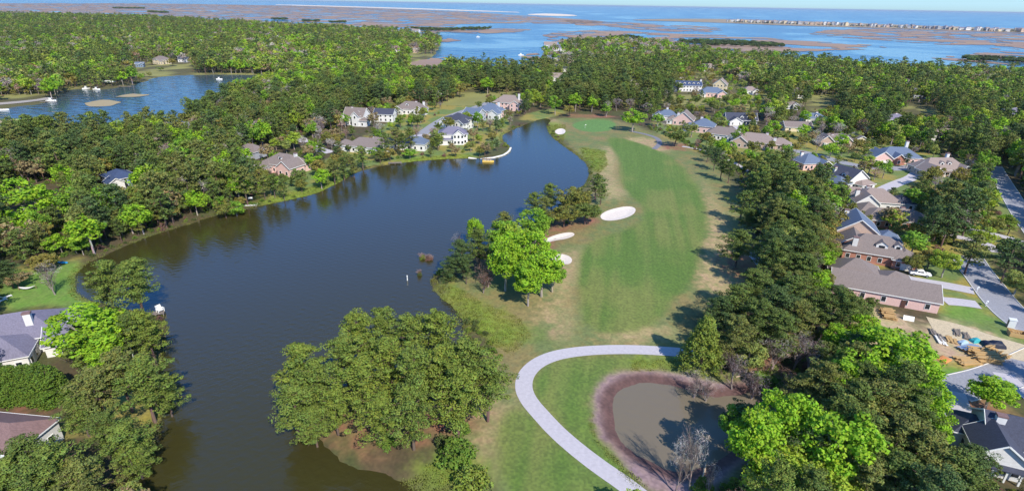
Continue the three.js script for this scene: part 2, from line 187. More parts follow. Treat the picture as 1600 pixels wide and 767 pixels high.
const groundTex = (() => {
  const MW = 1056, MH = Math.round(MW * (A.z1 - A.z0) / (A.x1 - A.x0)), S = MW / (A.x1 - A.x0);
  const draw = (polys, blur) => {
    const c = document.createElement('canvas'); c.width = MW; c.height = MH; const g = c.getContext('2d'); g.fillStyle = '#000'; g.fillRect(0, 0, MW, MH); g.fillStyle = '#fff';
    for (const p of polys) { g.beginPath(); smooth(p, 2).forEach(([x, z], i) => g[i ? 'lineTo' : 'moveTo']((x - A.x0) * S, (z - A.z0) * S)); g.closePath(); g.fill(); }
    const px = g.getImageData(0, 0, MW, MH).data; let a = new Float32Array(MW * MH), b = new Float32Array(MW * MH);
    for (let i = 0; i < a.length; i++) a[i] = px[i * 4] / 255;
    for (let k = 0; k < 2; k++) {
      for (let y = 0; y < MH; y++) { let s = 0; for (let x = -blur; x < MW; x++) { if (x + blur < MW) s += a[y * MW + x + blur]; if (x - blur - 1 >= 0) s -= a[y * MW + x - blur - 1]; if (x >= 0) b[y * MW + x] = s / (2 * blur + 1); } }
      for (let x = 0; x < MW; x++) { let s = 0; for (let y = -blur; y < MH; y++) { if (y + blur < MH) s += b[(y + blur) * MW + x]; if (y - blur - 1 >= 0) s -= b[(y - blur - 1) * MW + x]; if (y >= 0) a[y * MW + x] = s / (2 * blur + 1); } }
    }
    return a;
  };
  const at = (m, x, y) => { x = clamp(x, 0, MW - 1.01); y = clamp(y, 0, MH - 1.01); const xi = x | 0, yi = y | 0, u = x - xi, v = y - yi, o = yi * MW + xi; return mixn(mixn(m[o], m[o + 1], u), mixn(m[o + MW], m[o + MW + 1], u), v); };
  const M = { golf: draw(masks.golf, 5), fairway: draw(masks.fairway, 2), green: draw(masks.green, 1), dry: draw(masks.dry, 6), straw: draw(masks.straw, 4), lush: draw(masks.lush, 4), lawn: draw(masks.lawn, 3), bare: draw(masks.bare, 3), turf: draw(masks.turf, 2), mud: draw([pondMud], 1), wet: draw([outward(pond, 2.6)], 1) };
  const d = new Uint8Array(GW * GH * 4), C = (r, g, b) => [r, g, b];
  for (let j = 0; j < GH; j++) for (let i = 0; i < GW; i++) {
    const x = A.x0 + (i + .5) / GW * (A.x1 - A.x0), z = A.z0 + (j + .5) / GH * (A.z1 - A.z0);
    const n1 = fbm(x * .09, z * .09, 4), n2 = fbm(x * .6 + 40, z * .6, 3), n3 = vnoise(x * 2.6, z * 2.6), n4 = fbm(x * .03 + 9, z * .03 + 3, 3);
    const wx = (x + (n2 - .5) * 5 + (n1 - .5) * 7 - A.x0) * S, wz = (z + (vnoise(x * .5 + 90, z * .5) - .5) * 5 + (n4 - .5) * 6 - A.z0) * S;
    const sx = (x + (n2 - .5) * 1.6 - A.x0) * S, sz = (z + (n1 - .5) * 2 - A.z0) * S;
    // forest floor: leaf litter, needles, low weeds
    let r = mixn(104, 74, n2), g = mixn(84, 72, n2), b = mixn(62, 44, n2);
    const weeds = sstep(.5, .68, n1); r = mixn(r, 84, weeds * .7); g = mixn(g, 92, weeds * .7); b = mixn(b, 48, weeds * .7);
    const put = (t, R, G, B) => { r = mixn(r, R, t); g = mixn(g, G, t); b = mixn(b, B, t); };
    put(at(M.lawn, wx, wz), mixn(118, 165, sstep(.35, .65, n1)), mixn(138, 150, sstep(.35, .65, n1)), mixn(62, 88, n2));
    const go = at(M.golf, wx, wz);
    if (go > 0) put(go, mixn(116, 150, sstep(.3, .7, n1 * .6 + n2 * .4)), mixn(128, 138, n2), mixn(70, 92, n1));
    const dry = at(M.dry, wx, wz); if (dry > 0) put(clamp(dry * (.55 + .8 * n2)), mixn(172, 200, n2), mixn(154, 176, n1), mixn(108, 132, n2));
    const fw = at(M.fairway, sx, sz);
    if (fw > 0) {
      // mown grass grows in long streaks down the hole, with thin places
      const u = x * .982 + z * .19, s1 = vnoise(u * .4, z * .03) * .6 + n1 * .4, s2 = vnoise(u * 1.9, z * .07 + 30), thin = sstep(.44, .7, n4 * .65 + s1 * .35);
      put(fw * .97, mixn(mixn(94, 106, s1), 142, thin * .6) + (s2 - .5) * 8 + (n3 - .5) * 8, mixn(mixn(124, 136, s1), 140, thin * .6) + (s2 - .5) * 7 + (n3 - .5) * 8, mixn(mixn(50, 60, s1), 78, thin * .6) + (s2 - .5) * 6);
    }
    const gr = at(M.green, sx, sz); if (gr > 0) put(gr, 104 + n3 * 8, 144 + n3 * 8, 78);
    const st = at(M.straw, wx, wz); if (st > 0) put(clamp(st * (.5 + .9 * n2)), mixn(176, 138, n1), mixn(132, 100, n2), mixn(98, 72, n1));
    const lu = at(M.lush, wx, wz); if (lu > 0) put(lu * (.6 + .4 * n2), mixn(118, 150, n1), mixn(150, 166, n2), mixn(38, 62, n1));
    const tu = at(M.turf, sx, sz); if (tu > 0) put(tu * (.75 + .25 * n1), mixn(104, 128, n2), mixn(150, 158, n1), mixn(52, 70, n2));
    const ba = at(M.bare, wx, wz); if (ba > 0) put(ba, mixn(214, 186, n2), mixn(190, 160, n1), mixn(152, 126, n2));
    const mu = at(M.mud, sx, sz); if (mu > 0) put(mu, mixn(178, 150, n2), mixn(150, 126, n2), mixn(146, 126, n1));
    const we = at(M.wet, sx, sz); if (we > 0) put(we, mixn(120, 98, n2), mixn(88, 74, n2), mixn(84, 72, n2));
    const k = .83 + .2 * n3, o = (j * GW + i) * 4; d[o] = clamp(r * k, 0, 255); d[o + 1] = clamp(g * k, 0, 255); d[o + 2] = clamp(b * k, 0, 255); d[o + 3] = 255;
  }
  const t = new THREE.DataTexture(d, GW, GH); t.magFilter = THREE.LinearFilter; t.colorSpace = THREE.SRGBColorSpace; t.needsUpdate = true; return t;
})();
{
  const st = 2, nx = (A.x1 - A.x0) / st, nz = (A.z1 - A.z0) / st, pos = [], uv = [], idx = [];
  for (let j = 0; j <= nz; j++) for (let i = 0; i <= nx; i++) { const x = A.x0 + i * st, z = A.z0 + j * st; pos.push(x, ground(x, z), z); uv.push(i / nx, j / nz); }
  for (let j = 0; j < nz; j++) for (let i = 0; i < nx; i++) { const a = j * (nx + 1) + i, b = a + 1, c = a + nx + 1, e = c + 1; if (Math.max(pos[a * 3 + 1], pos[b * 3 + 1], pos[c * 3 + 1], pos[e * 3 + 1]) < -1.2) continue; idx.push(a, c, b, b, c, e); }
  structure('ground', geoFrom(pos, null, null, uv, idx), new THREE.MeshStandardMaterial({ map: groundTex, roughness: .95 }), 'golf course turf, lawns and woodland floor around the lake');
}
{ // the land beyond, in coarser cells
  const st = 8, x0 = -1960, x1 = 1560, z0 = -2520, z1 = -48, nx = (x1 - x0) / st, nz = (z1 - z0) / st, idx = [], pos = [], col = [], id = new Map();
  const lots = masks.lawn;
  const vert = (i, j) => {
    const k = j * (nx + 1) + i; if (id.has(k)) return id.get(k);
    const x = x0 + i * st, z = z0 + j * st, n = fbm(x * .05, z * .05, 3), m = pos.length / 3, lawn = lots.some((p) => inside(p, x, z)) ? 1 : sstep(.46, .6, n);
    const c = rgb(mixn(92, 142, lawn), mixn(88, 140, lawn), mixn(54, 80, lawn)), q = .85 + .3 * vnoise(x * .11, z * .11);
    pos.push(x, ground(x, z), z); col.push(c[0] * q, c[1] * q, c[2] * q); id.set(k, m); return m;
  };
  for (let j = 0; j < nz; j++) for (let i = 0; i < nx; i++) {
    const x = x0 + (i + .5) * st, z = z0 + (j + .5) * st;
    if ((x > A.x0 && x < A.x1 && z > A.z0 && z < A.z1) || Math.abs(x) > 1.12 * -z + 60 || shoreDist(x, z) < -9) continue;
    const a = vert(i, j), b = vert(i + 1, j), c = vert(i, j + 1), e = vert(i + 1, j + 1); idx.push(a, c, b, b, c, e);
  }
  structure('terrain', geoFrom(pos, null, col, null, idx), new THREE.MeshStandardMaterial({ vertexColors: true, roughness: .95 }), 'wooded ground stretching toward the sound');
}

// ---------------------------------------------------------------- salt marsh, sand bars and the barrier island
const marshPolys = [
  [[-11232.3, -8798.6], [-6638, -7775.7], [-4640.7, -8661.2], [-2774.2, -8558.6], [-1342.7, -6805.9], [-521.9, -5710.7], [106.8, -4200.5], [414.1, -3411.4], [491.6, -2992.6], [270.5, -2691.9], [67.8, -2631.7], [-126.2, -2574.1], [-217.7, -2371.1], [-226.4, -1996.9], [-338.1, -1901.1], [-258.9, -1449.8], [-419.2, -1584.7], [-740.1, -1696.1], [-1201.4, -2016], [-1764.6, -2336.9], [-2032.5, -2357.9], [-3354.4, -2604]],
  [[-346.2, -1947.4], [-215.8, -1901.8], [-78.8, -2057.7], [63.1, -2011.2], [-10.5, -1743.5], [-81.6, -1664], [-215, -1729.7], [-227.5, -1581.4], [-268.6, -1505]], [[261.5, -3316.9], [510.2, -3107.5], [704.6, -2820.8], [828.6, -2637.9], [817.6, -2307.2], [667.1, -2044.9], [511.2, -2035.3], [450, -2163], [391.7, -2375.6], [253.9, -2523.4]],
  [[75.2, -1646.4], [151.9, -1904], [272.1, -2042.5], [393.8, -1992.4], [475.7, -1890.9], [584.1, -1847.8], [716.1, -1779.9], [749.2, -1601.1], [820.6, -1539.4], [870.8, -1454.9], [865, -1357], [773.6, -1288.2], [658.2, -1227.4], [553, -1171.9], [463.9, -1079.7], [359.6, -983.5], [322.8, -1079.2], [251.1, -1188.6], [189.9, -1209.8], [122.7, -1194.2], [94.2, -1348]],
  [[997.5, -2025.5], [1251.6, -2417.5], [1471.6, -2628.8], [1794.2, -2830.2], [2005.6, -2706.2], [2131.8, -2511.7], [2401.9, -2257], [1443.7, -1342.1], [1123.5, -1242.1], [1042.5, -1241.8], [1094.7, -1359.9], [1265.8, -1552.6], [1179.5, -1531.2], [1099.4, -1511.4], [1060.5, -1576.2], [1039.3, -1681.5], [1015.7, -1768.4], [989.7, -1864.4]], [[756.5, -1069.5], [762.7, -1021.5], [796.5, -993.3], [821, -944.8], [963.6, -883.8], [1238, -1145.8], [1027.3, -1191.5], [993.6, -1248.2], [861.4, -1158.6]],
  [[-150.9, -793.9], [-156.8, -867.4], [-115.4, -917.7], [-110.7, -965.7], [-94.8, -932.9], [-109, -865.9], [-94.5, -820.9], [-99.6, -724.1], [-135.8, -747.9]], [[35.4, -923.6], [48, -1079.8], [27.7, -1019.2], [10.5, -965], [37.2, -843.2], [64.6, -779.2], [89, -851.9]], [[-184.1, -1274.6], [-162.2, -1424], [-122.6, -1359.5], [-146.5, -1284.5]], [[-365.5, -376.5], [-347.6, -391.7], [-335.2, -402.5], [-328.3, -395.8], [-337.1, -378.9], [-354.9, -364.6]], [[-350.2, -459.8], [-347, -476.6], [-323.8, -465.8], [-323.8, -450.1], [-333.8, -446.1]], [[-347.7, -494], [-345.8, -513], [-322.6, -507.9], [-329.4, -496]]];
{
  const pos = [], nor = [], col = [];
  const boxes = marshPolys.map((p) => { const xs = p.map((v) => v[0]), zs = p.map((v) => v[1]); return [Math.min(...xs), Math.max(...xs), Math.min(...zs), Math.max(...zs)]; });
  marshPolys.forEach((poly, pi) => {
    const [x0, x1, z0, z1] = boxes[pi], near = z1 > -600, st = near ? 4 : pi === 0 ? 22 : 9, nx = Math.ceil((Math.min(x1, 4200) - Math.max(x0, -5200)) / st), zz0 = Math.max(z0, -9000), nz = Math.ceil((z1 - zz0) / st), X0 = Math.max(x0, -5200);
    const val = (x, z) => {
      const d = sdist(poly, x, z); if (d < -30) return d;
      const k = near ? 12 : 30, pool = fbm(x / (near ? 30 : 62) + 4.2, z / (near ? 18 : 62) + pi * 3.1, 4);
      return Math.min(d + (fbm(x / 26, z / 26, 3) - .5) * k, near ? 99 : (.56 - pool) * 150);
    };
    const grid = new Float32Array((nx + 1) * (nz + 1));
    for (let j = 0; j <= nz; j++) for (let i = 0; i <= nx; i++) grid[j * (nx + 1) + i] = val(X0 + i * st, zz0 + j * st);
    for (let j = 0; j < nz; j++) for (let i = 0; i < nx; i++) {
      const c = [[i, j], [i, j + 1], [i + 1, j + 1], [i + 1, j]], v = c.map(([a, b]) => grid[b * (nx + 1) + a]); if (Math.max(...v) <= 0) continue;
      const out = [];
      for (let k = 0; k < 4; k++) { const n = (k + 1) % 4, a = c[k], b = c[n]; if (v[k] > 0) out.push(a); if ((v[k] > 0) !== (v[n] > 0)) { const t = v[k] / (v[k] - v[n]); out.push([a[0] + (b[0] - a[0]) * t, a[1] + (b[1] - a[1]) * t]); } }
      for (let k = 1; k + 1 < out.length; k++) for (const q of [out[0], out[k], out[k + 1]]) {
        const x = X0 + q[0] * st, z = zz0 + q[1] * st, n = fbm(x * .012, z * .012, 3), m = vnoise(x * .09, z * .09), h = near ? .12 : .32;
        pos.push(x, h, z); nor.push(0, 1, 0);
        const t = rgb(mixn(142, 170, n), mixn(120, 142, n), mixn(108, 124, m)), w = near ? rgb(168, 152, 118) : t; col.push(...(near ? w : t));
      }
    }
  });
  structure('salt_marsh', geoFrom(pos, nor, col, null), new THREE.MeshStandardMaterial({ vertexColors: true, roughness: 1 }), 'tan and mauve salt marsh flats cut by tidal pools');
}
const sandMat = mat(168, 150, 126, { map: rep(GR.soft, 9) }), sandPale = mat(244, 226, 208, { map: rep(GR.soft, 5) });
sheet(smooth([[603.9, -3501.6], [1063.2, -4100], [1542, -4345.9], [1895.8, -4016.3], [2215.7, -3503.7], [2565.6, -3030.3], [2978.8, -2807.8], [2470.2, -2322.2], [2131.8, -2511.7], [1763.7, -2781.5], [1494.9, -2894.8], [1316.7, -2981.8], [1152.3, -3237.7], [893.9, -3440.4]], 2), .8, 'barrier_island', sandMat, 'low sandy barrier island strip before the open sea');
sheet(smooth([[60.1, -4764.5], [255, -5481.4], [440.7, -5266.8], [498.8, -4609.4], [337.7, -4299.6], [161, -4470]], 2), .7, 'sand_bar', sandPale, 'pale sand bar at the inlet');
sheet(smooth([[-4146.7, -10419.4], [-1641.4, -8325.8], [25.1, -6196.7], [34.8, -5615.7], [-1425.3, -7225.9], [-3640.7, -9144.4]], 1), .7, 'beach', sandPale, 'thin pale beach line along the sea');

// ---------------------------------------------------------------- bunkers, cart paths, roads
bunkers.forEach((p, i) => {
  const c = p.reduce((a, v) => [a[0] + v[0] / p.length, a[1] + v[1] / p.length], [0, 0]), rings = 9, n = p.length, pos = [], idx = [], uv = [];
  for (let k = 0; k <= rings; k++) for (let q = 0; q < n; q++) { const t = k / rings, x = mixn(c[0], p[q][0], t), z = mixn(c[1], p[q][1], t); pos.push(x, ground(x, z) + .1, z); uv.push(x / 5, z / 5); }
  for (let k = 0; k < rings; k++) for (let q = 0; q < n; q++) { const a = k * n + q, b = k * n + (q + 1) % n, d = a + n, e = b + n; area(p) > 0 ? idx.push(a, b, d, b, e, d) : idx.push(a, d, b, b, d, e); }
  const labels = ['largest white sand bunker beside the fairway', 'long thin white sand bunker behind the bright green trees', 'rounded white sand bunker beside the bright green trees', 'small white sand bunker short of the putting green'];
  const names = ['white sand bunkers of the golf hole'];
  const m = shade(new THREE.Mesh(geoFrom(pos, null, null, uv, idx), mat(246, 232, 222, { map: GR.soft }))); m.name = numbered('sand_bunker'); scene.add(m); tag(m, labels[i], 'bunker', names[0]);
});
function strip(line, width, lift, uvs = 4) {
  const pos = [], uv = [], idx = []; let L = 0;
  line.forEach((p, i) => {
    const a = line[Math.max(0, i - 1)], b = line[Math.min(line.length - 1, i + 1)], dx = b[0] - a[0], dz = b[1] - a[1], l = Math.hypot(dx, dz) || 1, nx = -dz / l, nz = dx / l; if (i) L += Math.hypot(p[0] - line[i - 1][0], p[1] - line[i - 1][1]);
    const w = Array.isArray(width) ? mixn(width[0], width[1], i / (line.length - 1)) : width;
    for (const s of [-1, -.5, 0, .5, 1]) { const x = p[0] + nx * w / 2 * s, z = p[1] + nz * w / 2 * s; pos.push(x, ground(x, z) + lift, z); uv.push(s * w / 2 / uvs, L / uvs); }
  });
  for (let i = 0; i < line.length - 1; i++) for (let k = 0; k < 4; k++) { const a = i * 5 + k, b = a + 1, c = a + 5, e = c + 1; idx.push(a, b, c, b, e, c); }
  return geoFrom(pos, null, null, uv, idx);
}
function ribbon(line, off, w, h) {          // a raised edging along a line
  const parts = [], pos = [], idx = [];
  line.forEach((p, i) => {
    const a = line[Math.max(0, i - 1)], b = line[Math.min(line.length - 1, i + 1)], dx = b[0] - a[0], dz = b[1] - a[1], l = Math.hypot(dx, dz) || 1, nx = -dz / l, nz = dx / l;
    for (const [s, y] of [[-w / 2, -.2], [-w / 2, h], [w / 2, h], [w / 2, -.2]]) { const x = p[0] + nx * (off + s), z = p[1] + nz * (off + s); pos.push(x, ground(p[0] + nx * off, p[1] + nz * off) + y, z); }
  });
  for (let i = 0; i < line.length - 1; i++) for (let k = 0; k < 3; k++) { const a = i * 4 + k, b = a + 1, c = a + 4, e = c + 1; idx.push(a, c, b, b, c, e); }
  return geoFrom(pos, null, null, null, idx);
}
const concrete = mat(206, 200, 208, { map: GR.soft }), asphalt = mat(176, 176, 186, { map: GR.rough }), kerbMat = mat(214, 210, 204);
structure('cart_path', strip(smoothLine([[45.8, -116.2], [42.9, -116.7], [37.3, -117.3], [29.4, -117.7], [21.3, -117.1], [14.8, -115.8], [9.9, -113.8], [6, -110.6], [3.6, -106.3], [3, -101.6], [4.1, -97.3], [6.7, -92.7], [9.7, -87.7], [13.7, -82.6], [17.4, -78.5], [21, -75], [24.2, -71.1]]), 3.9, .05), concrete, 'pale concrete cart path curving round the pond');
structure('cart_path', strip(smoothLine([[79.4, -379.3], [88.4, -370], [93.5, -359], [91.3, -343], [84.3, -329.4]]), 3.2, .06), mat(150, 148, 160, { map: GR.rough }), 'grey cart path by the putting green');
structure('cart_path', strip(smoothLine([[103.3, -337.2], [110.9, -331.3], [117.6, -316.5], [122.8, -300.2], [123.9, -267.9]]), 2.6, .06), concrete, 'thin pale cart path below the brown roofed houses');
structure('cart_path', strip(smoothLine([[83.5, -178.1], [83.3, -170.8], [82.7, -163.1], [81.8, -155.9]]), 2.8, .06), concrete, 'shaded cart path between the roadside pines');
const roads = [
  [[[159.7, -178.5], [154.6, -168.2], [150.2, -157.5], [144.8, -145.1], [141.5, -134.3], [141.5, -122.7]], 9.5, 'grey asphalt street passing the building site', asphalt, 1],
  [[[148, -124.4], [130.3, -115.4], [119.9, -110.5], [112, -107.1], [105.2, -105], [100.1, -103.3]], 8.5, 'grey asphalt street below the lumber piles', asphalt, 1],
  [[[267.8, -304], [249.3, -275.1], [231.8, -247], [213.6, -218.7], [192.5, -182.6]], 7.5, 'grey asphalt street at the edge of the neighbourhood', asphalt, 1],
  [[[151.3, -335.7], [175.7, -329.5], [185.7, -298.9], [206.3, -292.5], [226, -301.4]], 8, 'grey cul-de-sac between the brown roofed houses', asphalt, 0],
  [[[-61.8, -349.2], [-58.2, -374.4], [-52.9, -408.1], [-41.8, -439.9], [-28.6, -470.3], [-18.9, -497.4], [-2.3, -528.2]], 8, 'grey lane among the white lakeside houses', asphalt, 0],
  [[[164.9, -245.3], [189.9, -266.3], [207.3, -278.3], [226, -301.4]], 6, 'pale driveway in front of the brown hip roofed house', concrete, 0]];
for (const [l, w, label, m, kerb] of roads) {
  const line = smoothLine(l); structure('street', strip(line, w, .05), m, label);
  if (kerb) for (const s of [-1, 1]) structure('kerb', ribbon(line, s * (w / 2 + .12), .28, .14), kerbMat, s < 0 ? 'pale concrete kerb on one side of the ' + label : 'pale concrete kerb on the other side of the ' + label);
}
const drives = [[[[99.5, -103.3], [97.6, -99.7], [96.2, -96.3], [94.7, -92.3]], [6.5, 7], 'pale concrete driveway to the dark roofed white house'], [[[128.2, -145.3], [132.7, -144.7], [137, -143.3]], 5, 'pale concrete walk from the pink brick house'], [[[125.5, -160.1], [130, -157.6], [136.4, -155.3], [142.1, -152.1]], 5.5, 'grey driveway under the white pickup truck'],
  [[[117.3, -109.9], [116.3, -106], [116.2, -102.4], [118.2, -96.5]], 4.5, 'pale concrete driveway beside the small green yard tree'], [[[82.3, -167.8], [89.9, -178.4], [92.3, -189.9]], 2, 'narrow pale walk among pines'], [[[173.6, -181.8], [175.7, -190.4], [170.5, -196.3], [158.5, -200.2]], 4.5, 'pale drive by the street trees'], [[[-66.8, -354.3], [-56.9, -356.9], [-47.1, -361.5]], 5, 'pale driveway of the white gabled lake house'], [[[-123.2, -327.5], [-113.6, -315.7], [-103.7, -307.5]], 8, 'pale parking court behind the pink house'], [[[-157.7, -366.4], [-140.6, -348.6], [-123.2, -327.5], [-134.7, -349.1]], 4, 'dirt lane behind the pink house'], [[[160, -402.9], [157.3, -377.3], [164.8, -358.9]], 5, 'driveway of the dark roofed house with white dormers'], [[[177.8, -206.4], [187.2, -198.9], [190.4, -191.1]], 4, 'white concrete walk near the street']];
for (const [l, w, label] of drives) structure('driveway', strip(smoothLine(l, 2), w, .09), concrete, label);
structure('quay', strip(smoothLine([[-415.4, -438], [-399.2, -448.6], [-390.9, -465.3], [-392.7, -478.5]], 2), [14, 6], .25), mat(196, 186, 180, { map: GR.rough }), 'pale paved quay beside the tidal creek');
structure('building_pad', strip(smoothLine([[114, -129.5], [119.9, -127.1], [124.5, -122.2], [131, -118.1]], 2), [14, 9], .07), mat(232, 212, 178, { map: GR.rough }), 'bare sandy building site with lumber');

// ---------------------------------------------------------------- houses
const houseSpots = [];
const W_ = { white: mat(240, 238, 236, { map: rep(GR.soft, 3) }), cream: mat(232, 214, 180, { map: rep(GR.soft, 3) }), pink: mat(242, 202, 194, { map: rep(GR.soft, 2) }), tan: mat(222, 194, 176, { map: rep(GR.rough, 2) }), brick: mat(204, 142, 122, { map: rep(GR.rough, 2) }), grey: mat(176, 180, 190, { map: rep(GR.soft, 3) }), slateblue: mat(120, 142, 170, { map: rep(GR.soft, 3) }) };
const R_ = { brown: mat(152, 138, 134, { map: rep(GR.rough, 3) }), taupe: mat(172, 154, 148, { map: rep(GR.rough, 3) }), slate: mat(118, 134, 162, { map: rep(GR.rough, 3) }), dark: mat(80, 84, 104, { map: rep(GR.rough, 3) }), violet: mat(140, 136, 160, { map: rep(GR.rough, 3) }), rust: mat(150, 120, 118, { map: rep(GR.rough, 3) }), navy: mat(72, 90, 130, { map: rep(GR.rough, 3) }) };
const trimMat = mat(238, 238, 236), glassMat = new THREE.MeshPhysicalMaterial({ color: new THREE.Color().setRGB(.025, .03, .04), roughness: .08, ior: 1.5 }), doorMat = mat(92, 62, 54), garageMat = mat(232, 228, 222);
const unit = new THREE.BoxGeometry(1, 1, 1);
function slab(name, parent, m, x, y, z, w, h, d, turn = 0) { const o = part(name, unit, m, parent); o.position.set(x, y, z); o.scale.set(w, h, d); o.rotation.y = turn; return o; }
function prism(pts, depth) { const g = new THREE.ExtrudeGeometry(new THREE.Shape(pts.map(([a, b]) => new THREE.Vector2(a, b))), { depth, bevelEnabled: false }); g.translate(0, 0, -depth / 2); return g; }
function bar(a, b, w, h) { const A3 = new THREE.Vector3(...a), B3 = new THREE.Vector3(...b), l = A3.distanceTo(B3), g = new THREE.BoxGeometry(w, h, l), q = new THREE.Object3D(); q.position.copy(A3).lerp(B3, .5); q.lookAt(B3); q.updateMatrix(); g.applyMatrix4(q.matrix); return g; }
function polyGeo(v, faces) {
  const pos = [], uv = []; for (const f of faces) for (let k = 1; k + 1 < f.length; k++) for (const i of [f[0], f[k], f[k + 1]]) { pos.push(...v[i]); uv.push(v[i][0] + v[i][1] * .3, v[i][2] + v[i][1] * .8); }
  return geoFrom(pos, null, null, uv, null);
}
// one wing: walls, roof with overhang, white edge boards; all in the house's own axes
function wing(H, b, wallM, roofM) {
  const { x = 0, z = 0, w, d, h, roof = 'hip', ridge = w >= d ? 'x' : 'z', p = .62 } = b, t = .22, o = .5, span = ridge === 'x' ? d : w, len = ridge === 'x' ? w : d, rise = span / 2 * p, turn = ridge === 'x' ? Math.PI / 2 : 0, drop = o * p;
  const put = (m) => { m.position.set(x, 0, z); m.rotation.y = turn; return m; };
  let roofG, trim = [];
  if (roof === 'gable') {
    put(part('wall', prism([[-span / 2, -.6], [span / 2, -.6], [span / 2, h], [0, h + rise - .04], [-span / 2, h]], len), wallM, H));
    const e = span / 2 + o, y0 = h - drop, y1 = h + rise; roofG = prism([[-e, y0], [0, y1], [e, y0], [e, y0 + t], [0, y1 + t], [-e, y0 + t]], len + o * 2);
    const L = len / 2 + o + .05; for (const s of [-1, 1]) { trim.push(bar([s * e, y0 + .08, -L], [s * e, y0 + .08, L], .1, .26)); for (const q of [-1, 1]) trim.push(bar([s * (e + .02), y0 + .1, q * L], [0, y1 + .1, q * L], .1, .3)); }
  } else {
    put(part('wall', new THREE.BoxGeometry(span, h + .6, len).translate(0, (h - .6) / 2, 0), wallM, H));
    const e = span / 2 + o, L = len / 2 + o, r = Math.max(0, len / 2 - span / 2), y0 = h - .05, y1 = h + (span / 2 + o) * p;
    const v = [[-e, y0, -L], [e, y0, -L], [e, y0, L], [-e, y0, L], [0, y1, -r], [0, y1, r]];
    roofG = polyGeo(v, [[3, 2, 5], [1, 0, 4], [2, 1, 4, 5], [0, 3, 5, 4], [0, 1, 2, 3]]);
    for (const s of [-1, 1]) { trim.push(bar([s * e, y0 - .04, -L], [s * e, y0 - .04, L], .1, .2)); trim.push(bar([-e + .06, y0 - .04, s * L], [e - .06, y0 - .04, s * L], .1, .2)); }
  }
  put(part('roof', roofG, roofM, H)); put(part('fascia', mergeGeometries(trim), trimMat, H));
  b.top = (px, pz) => { const q = ridge === 'x' ? Math.abs(pz - z) : Math.abs(px - x); return h + (span / 2 - q) * p; };
  return b;
}
function windowAt(H, x, y, z, dir, w, h, kind) {          // dir 0 faces local +z, 1 +x, 2 -z, 3 -x
  const turn = dir * Math.PI / 2, nx = Math.sin(turn), nz = Math.cos(turn), f = slab(kind ?? 'window', H, trimMat, x + nx * .04, y, z + nz * .04, w + .24, h + .24, .1, turn);
  const g = part('pane', unit, glassMat, f); g.position.set(0, 0, .35); g.scale.set(w / (w + .24), h / (h + .24), .6); return f;
}
function openSides(b, blocks, H, gap, skipDirs) {
  const cam = new THREE.Vector3(-H.position.x, 0, -H.position.z).normalize(), c = Math.cos(-H.rotation.y), s = Math.sin(-H.rotation.y), lx = cam.x * c + cam.z * s, lz = -cam.x * s + cam.z * c;
  for (let dir = 0; dir < 4; dir++) {
    const a = dir * Math.PI / 2, nx = Math.round(Math.sin(a)), nz = Math.round(Math.cos(a)); if (nx * lx + nz * lz < -.25 || skipDirs?.includes(dir)) continue;
    const along = nz ? b.w : b.d, n = Math.max(1, Math.floor(along / gap)), rows = b.h > 4.8 ? 2 : 1;
    for (let r = 0; r < rows; r++) for (let i = 0; i < n; i++) {
      const u = (i + .5) / n * along - along / 2, px = b.x + nx * b.w / 2 + (nz ? u : 0), pz = b.z + nz * b.d / 2 + (nx ? u : 0);
      if (blocks.some((q) => q !== b && Math.abs(px + nx * .3 - q.x) < q.w / 2 + .3 && Math.abs(pz + nz * .3 - q.z) < q.d / 2 + .3)) continue;
      windowAt(H, px, rows > 1 ? (r ? b.h - 1.1 : 1.5) : Math.min(1.7, b.h - 1.2), pz, dir, 1.1, 1.5);
    }
  }
}
function dormer(H, x, y, z, dir, wallM, roofM, w = 1.9) {
  const g = new THREE.Group(); g.name = 'dormer'; H.add(g); g.position.set(x, y, z); g.rotation.y = dir * Math.PI / 2;
  part('wall', prism([[-w / 2, -.6], [w / 2, -.6], [w / 2, 1.25], [0, 1.25 + w * .32], [-w / 2, 1.25]], 2.8).translate(0, 0, -1.4), wallM, g);
  const e = w / 2 + .25, y0 = 1.1, y1 = 1.27 + w * .34; part('roof', prism([[-e, y0], [0, y1], [e, y0], [e, y0 + .14], [0, y1 + .14], [-e, y0 + .14]], 3.1).translate(0, 0, -1.3), roofM, g);
  const f = part('window', unit, glassMat, g); f.position.set(0, .55, .03); f.scale.set(w * .5, 1.0, .08);
}
function chimney(H, x, z, top, m) { const c = slab('chimney', H, m, x, top / 2, z, 1.5, top, 1.1); const cap = part('chimney_cap', unit, R_.rust, c); cap.position.set(0, .5 + .2 / top, 0); cap.scale.set(1.15, .35 / top, 1.15); }
